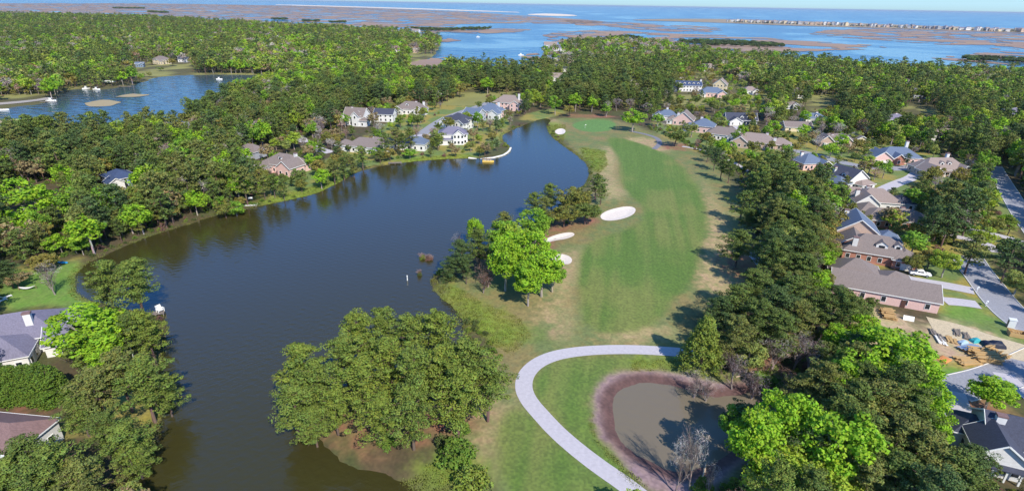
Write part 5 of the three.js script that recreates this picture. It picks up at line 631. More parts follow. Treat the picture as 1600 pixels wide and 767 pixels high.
function hides(x, z, h, r, low) {
  for (const k of low ? [0, h * .7] : [0, h * .45, h * .72, h * .98]) { const f = EYE / (EYE - k), X = x * f, Z = z * f, q = r * f * (k ? .6 : .3); if (isOpen(X - q, Z, low) || isOpen(X + q, Z, low)) return true; }
  const D = Math.hypot(x, z), top = D * EYE / (EYE - h * .9);          // does it stand on a house lot, or between a house and the open lake side?
  for (const s of houseSpots) { const off = Math.abs(s.x * z - s.z * x) / D, along = (s.x * x + s.z * z) / D; if (off < s.r * .8 + (low ? 0 : r * .25) && along > D - s.r - 2 && along < top && (along < D + s.r + 2 || vnoise(x * 3.1, z * 3.1) < .72)) return true; }
  return false;
}
const zones = [ // centre, reach, chances of pine / broad / oak / bare, broadleaf tints
  [[-192, -244.8], 150, .66, .13, .13, .08], [[-198.9, -210.1], 60, .64, .22, .08, .06], [[-169.6, -305.9], 110, .66, .12, .15, .07], [[-160.9, -437], 90, .74, .12, .10, .04], [[-207.2, -656.3], 170, .25, .62, .08, .05], [[-130.8, -719.4], 90, .3, .55, .1, .05], [[-66.4, -570.6], 80, .55, .1, .33, .02], [[36.4, -582.8], 120, .78, .1, .08, .04], [[115.7, -670.7], 170, .84, .06, .06, .04], [[237.2, -1120.3], 220, .2, .3, .15, .35], [[361.8, -735.8], 190, .38, .38, .16, .08], [[468.9, -687.9], 260, .4, .27, .22, .11], [[357.3, -419.2], 170, .62, .18, .15, .05], [[97.3, -196.3], 75, .86, .04, .08, .02], [[81.5, -97.6], 70, .86, .05, .06, .03], [[251.9, -410.5], 90, .62, .24, .1, .04], [[-538.6, -745.8], 260, .38, .26, .18, .18], [[-568, -1099.1], 420, .34, .34, .14, .18], [[-866.2, -1025.3], 420, .45, .26, .13, .16], [[-1393.7, -1981.4], 900, .48, .22, .18, .12], [[-483.5, -1466.7], 420, .4, .3, .15, .15]];
const frustum = new THREE.Matrix4().multiplyMatrices(camera.projectionMatrix, camera.matrixWorldInverse.copy(camera.matrixWorld).invert()), pv = new THREE.Vector3();
const onView = (x, y, z, m) => { pv.set(x, y, z).applyMatrix4(frustum); return Math.abs(pv.x) < m && pv.y > -m - .12 && pv.y < 1.2; };
{
  const cell = 8, have = new Map(), key = (i, j) => i * 100000 + j;
  const near = (x, z, d) => { const ci = Math.floor(x / cell), cj = Math.floor(z / cell); for (let i = -1; i <= 1; i++) for (let j = -1; j <= 1; j++) for (const p of have.get(key(ci + i, cj + j)) ?? []) if (Math.hypot(p[0] - x, p[1] - z) < d) return true; return false; };
  const mark = (x, z) => { const k = key(Math.floor(x / cell), Math.floor(z / cell)); if (!have.has(k)) have.set(k, []); have.get(k).push([x, z]); };
  for (const p of placed) mark(p.x, p.z);
  let z = -62;
  while (z > -2400) {
    const st = z > -330 ? 5.2 : z > -520 ? 6.2 : z > -750 ? 7.4 : z > -1300 ? 9.5 : 12;
    for (let x = 1.06 * z - 40; x < -1.06 * z + 40; x += st) {
      const X = x + rr(-.48, .48) * st, Z = z + rr(-.48, .48) * st;
      if (!onView(X, 8, Z, 1.12) || shoreDist(X, Z) < 1.6) continue;
      let best = zones[0], bd = 1e9; for (const q of zones) { const d = Math.hypot(q[0][0] - X, q[0][1] - Z) / q[1] + (vnoise(X * .02 + q[1], Z * .02) - .5) * .5; if (d < bd) { bd = d; best = q; } }
      // like trees stand together
      const nz = clamp((fbm(X * .016 + 70, Z * .016, 2) - .5) * 1.3 + rnd(), 0, .999), kind = nz < best[2] ? P : nz < best[2] + best[3] ? B : nz < best[2] + best[3] + best[4] ? O : N;
      const big = 1 + .5 * sstep(320, 800, -Z), tall = 1 + .15 * sstep(320, 800, -Z);
      const h = tall * (kind === P ? (rnd() < .25 ? rr(8, 12.5) : rr(12.5, 19.5)) * 1 : kind === B ? rr(10, 16) : kind === O ? rr(8, 13) : rr(9, 15)), w = h * big / tall * (kind === P ? rr(.52, .7) : kind === B ? rr(.62, .8) : kind === O ? rr(.85, 1.1) : rr(.55, .75));
      if (tooNear(X, Z) || near(X, Z, st * .62)) continue;
      if (hides(X, Z, h, w / 2)) {          // a garden tree or bush instead, if the spot allows one
        if (rnd() > .5) continue;
        const low = rnd(), k2 = low < .3 ? S : low < .55 ? O : low < .75 ? B : low < .9 ? P : N, h2 = k2 === S ? rr(1.5, 3) : rr(4, 10), w2 = h2 * (k2 === S ? 1.2 : rr(.7, .95));
        if (hides(X, Z, h2, w2 / 2, true)) continue;
        mark(X, Z); placed.push({ kind: k2, x: X, z: Z, h: h2, w: w2, t: Math.floor(rnd() * tints[k2].length * .999), turn: rr(0, 6.28), v: Math.floor(rnd() * 60) }); continue;
      }
      mark(X, Z);
      if (Z > -520 && rnd() < .5) { const ux = X + rr(-3, 3), uz = Z + rr(1, 4), uh = rr(3, 7); if (shoreDist(ux, uz) > .8 && !hides(ux, uz, uh, uh / 2) && !tooNear(ux, uz)) { const uk = rnd() < .88 ? O : B; placed.push({ kind: uk, x: ux, z: uz, h: uh, w: uh * rr(.8, 1.1), t: Math.floor(rnd() * 2.99), turn: rr(0, 6.28), v: Math.floor(rnd() * 60) }); } }
      const tn = tints[kind].length, ti = kind === B ? (Z < -640 ? [0, 0, 1, 1, 1, 2, 2, 3, 3, 3][Math.floor(rnd() * 10)] : rnd() < .42 ? 0 : rnd() < .4 ? 1 : rnd() < .6 ? 2 : 3) : kind === P ? (rnd() < .36 ? 0 : rnd() < .4 ? 2 : rnd() < .5 ? 3 : rnd() < .7 ? 1 : 4) : Math.floor(rnd() * tn * .999);
      placed.push({ kind, x: X, z: Z, h, w, t: ti, turn: rr(0, 6.28), v: Math.floor(rnd() * 60) });
    }
    z -= st * (z > -750 ? .92 : 1.15);
  }
  console.log('trees', placed.length);
}
{
  // the 300 of each kind that show largest stand as trees of their own, the rest as one wood
  const byKind = {}; for (const p of placed) (byKind[p.kind] ??= []).push(p);
  const rest = new Map(), alike = new Map(); let nThings = 0;
  for (const kind in byKind) {
    const list = byKind[kind]; for (const p of list) { p.d = Math.hypot(p.x, p.z, EYE - 8); p.rank = (onView(p.x, p.h * .7, p.z, .99) ? 1 : 0) * (p.h * (p.kind === N ? .7 : 1) / p.d) + (p.label ? 9 : 0); }
    list.sort((a, b) => b.rank - a.rank);
    list.forEach((p, i) => {
      const y = ground(p.x, p.z) - .1, lod = p.d < 230 ? 'high' : p.d < 620 ? 'mid' : 'far', pr = proto(kind, lod, p.v), sy = p.h / pr.H, sx = p.w / pr.W;
      if (i < 295 && p.rank > 0) {
        const g = new THREE.Group(); g.name = numbered(names[kind]); g.position.set(p.x, y, p.z); g.rotation.y = p.turn; g.scale.set(sx, sy, sx); scene.add(g); nThings++;
        if (kind !== S) part('trunk', pr.trunk, barkMat, g); else part('stem', pr.trunk, barkMat, g);
        part(kind === N ? 'branches' : kind === S || kind === 'hedge' ? 'foliage' : 'crown', pr.crown, leafTone(kind, p.t), g);
        const [l, gr, bd] = sayTree(kind, p.t, p.x, p.z, p.h); tag(g, p.label ?? (l.split(' ').length > 16 ? l.split(' ').slice(1).join(' ') : l), cats[kind], kind === 'hedge' ? 'tall hedge between the two lake bank houses' : gr); if (!p.label) { if (!alike.has(l)) alike.set(l, []); alike.get(l).push([bd, g]); }
      } else {
        const k = kind + lod + (p.v % variants[kind][2 - DET[lod]]); if (!rest.has(k)) rest.set(k, { kind, pr, list: [] });
        rest.get(k).list.push({ p, m: new THREE.Matrix4().compose(new THREE.Vector3(p.x, y, p.z), new THREE.Quaternion().setFromAxisAngle(new THREE.Vector3(0, 1, 0), p.turn), new THREE.Vector3(sx, sy, sx)) });
      }
    });
  }
  const nth = ['nearest', 'second nearest', 'third nearest', 'fourth nearest', 'fifth nearest', 'sixth nearest', 'seventh nearest', 'eighth nearest'];
  for (const [l, list] of alike) if (list.length > 1) { list.sort((a, b) => a[0] - b[0]); list.forEach(([, g], i) => { g.userData.label = i < nth.length ? `${nth[i]} ${l}` : `farther ${l}`; if (g.userData.label.split(' ').length > 16) g.userData.label = l.split(' ').length > 16 ? l.split(' ').slice(1).join(' ') : l; }); }
  const wood = new THREE.Group(); wood.name = 'distant_woodland'; tag(wood, 'mixed pine and broadleaf woodland covering the land beyond the lake', 'woodland', null, 'stuff'); scene.add(wood);
  const c = new THREE.Color();
  for (const { kind, pr, list } of rest.values()) for (const which of ['trunk', 'crown']) {
    const m = shade(new THREE.InstancedMesh(pr[which], which === 'trunk' ? barkMat : stuffLeaf(kind), list.length)); m.name = which === 'trunk' ? 'trunks' : 'foliage'; wood.add(m); m.userData.kind = 'stuff';
    list.forEach(({ p, m: mm }, i) => { m.setMatrixAt(i, mm); if (which === 'crown') { const t = tints[kind][p.t], q = rr(.85, 1.15) * (kind === N ? 2.2 : 1); m.setColorAt(i, c.setRGB(t[0] * q, t[1] * q, t[2] * q)); } else m.setColorAt(i, c.setRGB(1, 1, 1)); });
  }
  console.log('tree things', nThings);
}

// ---------------------------------------------------------------- small things
const wood = mat(170, 142, 112, { map: rep(GR.streak, 1) }), newWood = mat(226, 186, 128, { map: rep(GR.streak, 1) }), greyWood = mat(158, 146, 136, { map: rep(GR.streak, 1) }), paint = mat(242, 242, 240, { roughness: .5 }), blackTarp = mat(28, 32, 52, { roughness: .55 }), tealTarp = mat(60, 168, 178, { roughness: .6 }), bluePlastic = mat(40, 150, 216, { roughness: .4 }), steel = new THREE.MeshStandardMaterial({ color: new THREE.Color().setRGB(.55, .58, .64), metalness: .6, roughness: .45 }), tyreMat = mat(30, 30, 32), canvas = mat(236, 232, 226), orangeTarp = mat(214, 140, 84);
const box = (name, parent, m, x, y, z, w, h, d, ry = 0) => slab(name, parent, m, x, y, z, w, h, d, ry);
const deg = Math.PI / 180;
{ // white pickup
  const [x, z] = [132.2, -162.2], g = thing('pickup_truck', x, z, -20 * deg, ground(x, z) + .1); tag(g, 'white crew cab pickup truck parked beside the pink brick house', 'truck');
  const side = new THREE.Shape([[-2.9, .55], [2.75, .55], [2.9, .75], [2.85, 1.05], [1.5, 1.2], [.75, 1.85], [-1.0, 1.85], [-1.3, 1.2], [-2.9, 1.2]].map(([a, b]) => new THREE.Vector2(a, b)));
  part('body', new THREE.ExtrudeGeometry(side, { depth: 1.75, bevelEnabled: true, bevelSize: .08, bevelThickness: .08, bevelSegments: 2 }).translate(0, 0, -.875), paint, g);
  box('bed', g, mat(120, 122, 128), -2.1, 1.24, 0, 1.4, .12, 1.5);
  box('windshield', g, glassMat, 1.16, 1.52, 0, .5, .5, 1.6).rotation.z = .72; box('rear_window', g, glassMat, -1.12, 1.55, 0, .1, .42, 1.5);
  for (const s of [-1, 1]) { box('window', g, glassMat, .25, 1.55, s * .965, .8, .42, .03); box('window', g, glassMat, -.6, 1.55, s * .965, .65, .42, .03); box('headlight', g, mat(220, 224, 230, { roughness: .2 }), 2.94, .88, s * .7, .08, .2, .36); box('tail_light', g, mat(150, 30, 30), -2.99, .95, s * .8, .05, .3, .2); }
  for (const a of [-1.85, 1.8]) for (const s of [-1, 1]) { const w = part('wheel', new THREE.CylinderGeometry(.42, .42, .28, 18).rotateX(Math.PI / 2), tyreMat, g); w.position.set(a, .42, s * .88); const r = part('rim', new THREE.CylinderGeometry(.24, .24, .3, 12).rotateX(Math.PI / 2), steel, w); r.position.set(0, 0, 0); }
  box('bumper', g, steel, 3.0, .6, 0, .14, .22, 1.8);
}
// building site
function pile(name, at, turn, label, n, len, m, spread = 1.2, size = [.3, .12]) {
  const g = thing(name, at[0], at[1], turn * deg, ground(...at) + .08); tag(g, label, 'lumber', 'building site materials');
  for (let i = 0; i < n; i++) { const o = box('plank', g, m, rr(-.5, .5), .1 + Math.floor(i / 6) * .16 + rr(0, .1), (i % 6 - 2.5) * spread * .38 + rr(-.2, .2), len * rr(.6, 1), size[1], size[0], rr(-.22, .22)); o.rotation.z = rr(-.05, .05); }
}
pile('lumber_pile', [117.5, -116.1], -8, 'largest pile of fresh yellow lumber on the building site', 54, 6.5, newWood, 2.4, [.45, .16]); pile('lumber_pile', [112.4, -114.4], 4, 'flat stack of yellow boards beside the largest lumber pile', 18, 6, newWood, 1.3, [.5, .18]); pile('lumber_pile', [122.1, -117.9], 20, 'loose heap of short yellow offcuts beside the street', 40, 2.4, newWood, 2.4, [.3, .14]);
for (const [p, t, l] of [[[112.9, -127.2], 72, 'dark plank stack nearest the wide bright green tree'], [[113, -125.1], 70, 'short dark plank stack on the sandy pad'], [[119.3, -127.7], 62, 'dark plank stack beside the mulch bed'], [[120.5, -125.6], 58, 'longest brown plank stack at the middle of the sandy pad']]) pile('plank_stack', p, t, l, 8, 4.2, greyWood, .6);
for (const [p, t, l, m] of [[[112.1, -123.3], 70, 'pale boards laid flat on the building pad', canvas], [[115.2, -124], 66, 'pale yellow boards laid between the plank stacks', newWood]]) pile('plank_stack', p, t, l, 8, 4, m, .9, [.5, .08]);
pile('lumber_pile', [97.2, -132.9], 14, 'yellow lumber heap behind the dark pine of the pink house', 46, 4, newWood, 3, [.5, .14]); pile('lumber_pile', [106, -136.2], -20, 'yellow lumber heap against the wall of the pink house', 40, 3.4, newWood, 2.6, [.5, .14]); pile('lumber_pile', [90.9, -128.7], -34, 'yellow lumber heap nearest the bare thicket', 30, 3.4, newWood, 2.4, [.5, .14]);
function tarp(name, at, turn, label, w, d, h, m) {
  const g = new THREE.PlaneGeometry(w, d, 14, 10).rotateX(-Math.PI / 2), p = g.attributes.position; for (let i = 0; i < p.count; i++) { const u = Math.abs(p.getX(i)) / w * 2, v = Math.abs(p.getZ(i)) / d * 2, k = Math.max(u, v); p.setY(i, k > .97 ? 0 : h * (1 - .35 * k * k) * (.75 + .5 * vnoise(p.getX(i) * 1.3 + 7, p.getZ(i) * 1.3))); } g.computeVertexNormals();
  const t = shade(new THREE.Mesh(g, m)); t.material.side = THREE.DoubleSide; t.name = numbered(name); t.position.set(at[0], ground(...at) + .06, at[1]); t.rotation.y = turn * deg; scene.add(t); tag(t, label, 'tarp', 'building site materials');
}
tarp('tarpaulin', [124.1, -121.6], -6, 'black tarpaulin draped over a heap behind the lumber', 5.4, 2.6, 1.3, blackTarp); tarp('tarpaulin', [120.9, -123.5], 10, 'small teal tarpaulin on the building site', 2.4, 1.6, .9, tealTarp); tarp('tarpaulin', [117, -122.5], 10, 'pale blue wrapped bundle on the building site', 2.4, 1.4, .8, mat(170, 196, 220)); tarp('tarpaulin', [107.1, -115.3], 30, 'orange sheet lying beside the lumber', 3, 2.4, .25, orangeTarp);
{ const at = [116.6, -119.9], g = thing('roofing_stack', at[0], at[1], 20 * deg, ground(...at) + .08); tag(g, 'stack of silver metal roofing sheets beside the black tarpaulin', 'metal sheets', 'building site materials'); for (let i = 0; i < 7; i++) box('sheet', g, steel, rr(-.3, .3), .5 + i * .07, (i - 3) * .34, 5.2, .04, .5, rr(-.06, .06)); box('pallet', g, wood, 0, .22, 0, 4.6, .44, 2.2); }
{ const at = [136.3, -131.1], g = thing('storage_box', at[0], at[1], -30 * deg, ground(...at)); tag(g, 'white upright site box beside the street kerb', 'box'); box('cabin', g, paint, 0, 1.2, 0, 1.5, 2.4, 1.5); const r = box('lid', g, paint, 0, 2.46, 0, 1.7, .14, 1.7); r.rotation.z = .1; box('door', g, mat(150, 120, 100), -.78, 1.1, 0, .06, 1.9, 1.0); box('base_board', g, wood, 0, .06, 0, 1.8, .12, 1.8); }
{ const at = [134.3, -126.7], g = thing('waste_crate', at[0], at[1], -24 * deg, ground(...at)); tag(g, 'open plywood crate full of scraps beside the white site box', 'crate'); box('floor', g, newWood, 0, .1, 0, 3.6, .12, 2.4); for (const s of [-1, 1]) { box('panel', g, newWood, 0, .7, s * 1.2, 3.6, 1.2, .08); box('panel', g, newWood, s * 1.8, .7, 0, .08, 1.2, 2.32); } for (let i = 0; i < 9; i++) { const o = box('scrap', g, newWood, rr(-1.2, 1.2), rr(.6, 1.2), rr(-.7, .7), rr(.8, 1.8), .1, .25, rr(0, 3)); o.rotation.z = rr(-.5, .5); } }
for (const [p, l] of [[[142.8, -151.7], 'white mailbox post at the grey driveway'], [[138.5, -142.6], 'white mailbox post at the pale walk']]) { const g = thing('mailbox', p[0], p[1], .6); tag(g, l, 'mailbox', 'mailboxes along the street'); box('post', g, paint, 0, .7, 0, .22, 1.4, .22); box('arm', g, paint, 0, 1.15, 0, 1.3, .18, .2); box('letter_box', g, paint, .3, 1.42, 0, .8, .4, .36); }
for (const [p, l, n] of [[[110.3, -133.9], 'white slab propped against the pink brick house', 'board_panel']]) { const g = thing(n, p[0], p[1], -23 * deg); tag(g, l, 'panel'); const o = box('board', g, paint, 0, .55, 0, 2.6, 1.4, .1); o.rotation.x = -.5; box('prop', g, wood, 0, .4, -.35, .1, .9, .1); }
// lawn by the inlet
{ const at = [-141.7, -143.3], g = thing('hammock', at[0], at[1], 18 * deg); tag(g, 'white hammock slung between two posts on the green lawn', 'hammock'); for (const s of [-1, 1]) box('post', g, wood, s * 2.1, .6, 0, .1, 1.2, .1); const h = new THREE.PlaneGeometry(4, 1.2, 16, 4).rotateX(-Math.PI / 2), p = h.attributes.position; for (let i = 0; i < p.count; i++) { const u = p.getX(i) / 2; p.setZ(i, p.getZ(i) * (1 - .75 * Math.abs(u) ** 3)); p.setY(i, .45 + .62 * u * u + .12 * Math.abs(p.getZ(i))); } h.computeVertexNormals(); const m = canvas.clone(); m.side = THREE.DoubleSide; part('sling', h, m, g); }
for (const [p, t, l] of [[[-142.9, -136.1], 70, 'white lounge chair at the frame edge of the lawn'], [[-143.3, -138.2], 64, 'white lounge chair nearest the lawn bush']]) { const g = thing('lounge_chair', p[0], p[1], t * deg); tag(g, l, 'chair', 'white lounge chairs on the lawn'); box('seat', g, paint, 0, .42, 0, 2, .1, .8); const b = box('backrest', g, paint, -1.3, .75, 0, 1, .1, .8); b.rotation.z = -.7; for (const sx of [-.9, .9]) for (const sz of [-.34, .34]) box('leg', g, paint, sx, .2, sz, .08, .4, .08); }
{ const at = [-145, -161.4], g = thing('kayak', at[0], at[1], -6 * deg); tag(g, 'bright blue kayak lying at the edge of the lawn', 'kayak'); const c = new THREE.SphereGeometry(1, 20, 10).scale(1.9, .34, .5); part('hull', c, bluePlastic, g).position.y = .3; const r = part('cockpit_rim', new THREE.TorusGeometry(.5, .05, 6, 18).rotateX(Math.PI / 2).scale(1.2, 1, .6), mat(20, 60, 110), g); r.position.set(0, .62, 0); }
{ const at = [-89.8, -110.2], g = thing('birdhouse', at[0], at[1], 10 * deg); tag(g, 'white birdhouse on a tall white pole on the lake bank', 'birdhouse'); part('pole', new THREE.CylinderGeometry(.07, .09, 4.2, 8).translate(0, 2.1, 0), paint, g); box('house_box', g, paint, 0, 4.4, 0, .8, .8, .7); part('roof', prism([[-.6, 0], [.6, 0], [0, .5]], .9).translate(0, 4.8, 0), R_.slate, g); }
// docks, seats, boats
function dock(name, at, turn, label, len, w, m, rail) { const g = thing(name, at[0], at[1], turn * deg, .0); tag(g, label, 'dock', 'wooden docks along the water'); const n = Math.min(24, Math.round(len / .5)); for (let i = 0; i < n; i++) box('plank', g, m, (i + .5) / n * len - len / 2, .62, 0, len / n - .04, .07, w); for (const sx of [-.45, 0, .45]) for (const s of [-1, 1]) box('pile', g, greyWood, sx * len, .1, s * w / 2, .22, rail ? 3.2 : 1.6, .22); return g; }
dock('dock', [-97.4, -131.9], 24, 'short plank dock under the white chair on the lake', 4, 2.2, greyWood);
{ const at = [-96.7, -132.7], g = thing('dock_chair', at[0], at[1], 60 * deg, .66); tag(g, 'white slatted garden chair standing on the short dock', 'chair'); for (let i = 0; i < 5; i++) { box('slat', g, paint, (i - 2) * .22, .42, .1, .18, .06, .9); const b = box('back_slat', g, paint, (i - 2) * .22, .85, -.5, .18, .95, .06); b.rotation.x = -.35; } for (const s of [-1, 1]) { box('armrest', g, paint, s * .62, .66, .05, .2, .06, .95); box('leg', g, paint, s * .58, .22, .45, .1, .44, .1); box('leg', g, paint, s * .58, .2, -.35, .1, .4, .1); } g.scale.setScalar(1.35); }
dock('dock', [-110.2, -220.7], 12, 'white edged dock at the end of the western bank', 5, 2.6, paint); { const at = [-112.9, -226.4], g = thing('bench', at[0], at[1], 10 * deg); tag(g, 'small white bench above the western bank dock', 'bench'); box('seat', g, paint, 0, .45, 0, 1.8, .1, .6); box('backrest', g, paint, 0, .8, -.3, 1.8, .6, .08); for (const s of [-.8, .8]) box('leg', g, paint, s, .2, 0, .1, .45, .5); }
dock('dock', [-63.6, -290.9], 12, 'pale dock below the shore pines', 7, 3, greyWood); dock('dock', [-15, -302.1], 0, 'small dock beside the curved white bulkhead', 5, 2.5, wood);
function boat(name, at, turn, label, L, m, cabin) { const g = thing(name, at[0], at[1], turn * deg, .05); tag(g, label, 'boat', 'boats moored along the water'); const s = new THREE.Shape([[-L / 2, -L * .16], [L * .25, -L * .16], [L / 2, 0], [L * .25, L * .16], [-L / 2, L * .16]].map(([a, b]) => new THREE.Vector2(a, b))); part('hull', new THREE.ExtrudeGeometry(s, { depth: L * .13, bevelEnabled: true, bevelSize: .1, bevelThickness: .1, bevelSegments: 2 }).rotateX(-Math.PI / 2), m, g); box('deck', g, mat(206, 196, 180), -L * .06, L * .13 + .12, 0, L * .7, .06, L * .26); if (cabin) { box('cabin', g, paint, -L * .05, L * .24, 0, L * .26, L * .2, L * .2); box('roof', g, paint, -L * .05, L * .38, 0, L * .36, .1, L * .26); box('console', g, glassMat, L * .1, L * .24, 0, .06, L * .1, L * .18); } else { box('thwart', g, wood, -L * .12, L * .13 + .2, 0, .3, .1, L * .3); box('thwart', g, wood, L * .12, L * .13 + .2, 0, .3, .1, L * .26); } }
boat('rowing_boat', [-13.8, -298.1], -4, 'yellow rowing boat moored at the curved white bulkhead', 6, mat(226, 190, 96)); boat('rowing_boat', [-5.4, -391.5], 20, 'white and red skiff in the lake inlet', 4.5, paint);
{ const m = shade(new THREE.Mesh(ribbon(smoothLine([[-25.2, -305.6], [-19.4, -304.6], [-12.3, -306.4], [-6.7, -311.1], [-2.8, -320.3], [-1.8, -331.4]]), 0, 1.1, .3), mat(236, 232, 226))); m.name = 'bulkhead'; scene.add(m); tag(m, 'curved white bulkhead round the lawn point', 'retaining wall'); }
boat('motor_boat', [-382.6, -466.1], 14, 'white motor boat with a tower beside the creek dock', 7, paint, true); boat('motor_boat', [-402.3, -534.8], 6, 'white motor boat at the first creek pier', 6.5, paint, true); boat('motor_boat', [-390.7, -532], 4, 'second white motor boat at the creek pier', 6, paint, true); boat('motor_boat', [-386, -423.8], 20, 'white boat hull at the frame edge of the creek', 6, paint); boat('motor_boat', [9.6, -983.3], 10, 'white boat on the sound beside the mansion pier', 9, paint, true); boat('motor_boat', [-94.6, -1499.6], 0, 'tiny white boat out on the sound', 9, paint, true); boat('motor_boat', [-318.1, -618], 0, 'white boat at the head of the tidal creek', 6, paint, true);
dock('dock', [-382.4, -459.7], 14, 'long creek dock beside the tower boat', 16, 3, greyWood, true); dock('dock', [-414, -537.7], 2, 'creek pier beside two white motor boats', 22, 3, greyWood, true); dock('dock', [-381.9, -550.4], -2, 'low creek pier near the white boat roof', 24, 2.4, greyWood, true); dock('dock', [-363.2, -677.9], 80, 'brown creek dock below the green slope', 14, 3, wood, true); dock('dock', [-270.2, -384.7], 70, 'creek pier showing between the treetops', 18, 4, greyWood, true); dock('dock', [-109.4, -953.7], 4, 'long pier on the near shore of the sound', 36, 3, greyWood, true); dock('dock', [27.9, -944.8], -6, 'long pier below the waterfront mansion', 40, 3, greyWood, true); dock('dock', [-87.5, -859.7], 8, 'second pier on the near shore of the sound', 34, 3, greyWood, true); dock('dock', [-172.1, -1299.7], 0, 'pier at the far point of the sound', 30, 4, greyWood, true);
{ const at = [-398.9, -562], g = thing('boat_shelter', at[0], at[1], 0, 0); tag(g, 'white roofed boat shelter on the tidal creek', 'boat shelter'); for (const sx of [-4.5, 4.5]) for (const sz of [-2.5, 2.5]) box('pile', g, greyWood, sx, 1.6, sz, .3, 3.6, .3); part('roof', prism([[-3.4, 3.2], [3.4, 3.2], [0, 4.6]], 11).rotateY(Math.PI / 2), paint, g); }
{ const at = [-32.6, -155.1], g = thing('marker_post', at[0], at[1], .3, -.2); tag(g, 'slim white marker post standing in the lake', 'post'); part('post', new THREE.CylinderGeometry(.13, .17, 1.8, 8).translate(0, .9, 0), paint, g); part('cap', new THREE.ConeGeometry(.2, .3, 8).translate(0, 1.9, 0), paint, g); }
{ const at = [49.4, -387.3], g = thing('golf_flag', at[0], at[1], .4); tag(g, 'golf flagstick standing on the putting green', 'flagstick'); part('pole', new THREE.CylinderGeometry(.05, .05, 2.6, 6).translate(0, 1.3, 0), paint, g); part('flag', new THREE.BoxGeometry(.8, .5, .03).translate(.42, 2.3, 0), canvas, g); }
// drift brush standing in the lake
for (const [p, w, t, l] of [[[-30.4, -171.4], 3.2, 1, 'yellowish brush clump standing out in the lake'], [[-28, -170.5], 3.4, 3, 'russet brush clump beside the yellowish one in the lake'], [[-29.4, -158.8], 2, 2, 'low dark twigs standing in the lake near the marshy bank']]) { const g = thing('water_brush', p[0], p[1], rr(0, 6), -.2); const pr = proto('shrub', 'high', t), b = proto('bare', 'mid', t); const s = part('foliage', pr.crown, leafTone('shrub', t), g); s.scale.set(w / 4, .6, w / 4); const q = part('branches', b.crown, leafTone('bare', 3), g); q.scale.set(w / 7, .28, w / 7); q.position.y = -1; tag(g, l, 'brush', 'brush standing in the lake'); }
// fallen logs by the pond
for (const [p, a, L, l] of [[[55.5, -108.2], .4, 6, 'fallen pale log above the pond'], [[57.6, -107.8], -.5, 5, 'second fallen log crossing behind the pond'], [[36.5, -78.3], 1.1, 5, 'weathered log lying in the pond mud'], [[-70.2, -78.3], .3, 3, 'driftwood branch on the lake bank']]) { const g = thing('fallen_log', p[0], p[1], a, ground(...p) + .2); tag(g, l, 'log', 'fallen logs'); part('log', new THREE.CylinderGeometry(.14, .22, L, 8).rotateZ(Math.PI / 2), mat(190, 168, 146), g); const b = part('branch', new THREE.CylinderGeometry(.05, .08, 1.6, 6).translate(0, .7, 0), mat(190, 168, 146), g); b.rotation.z = -.7; b.position.x = L * .2; }
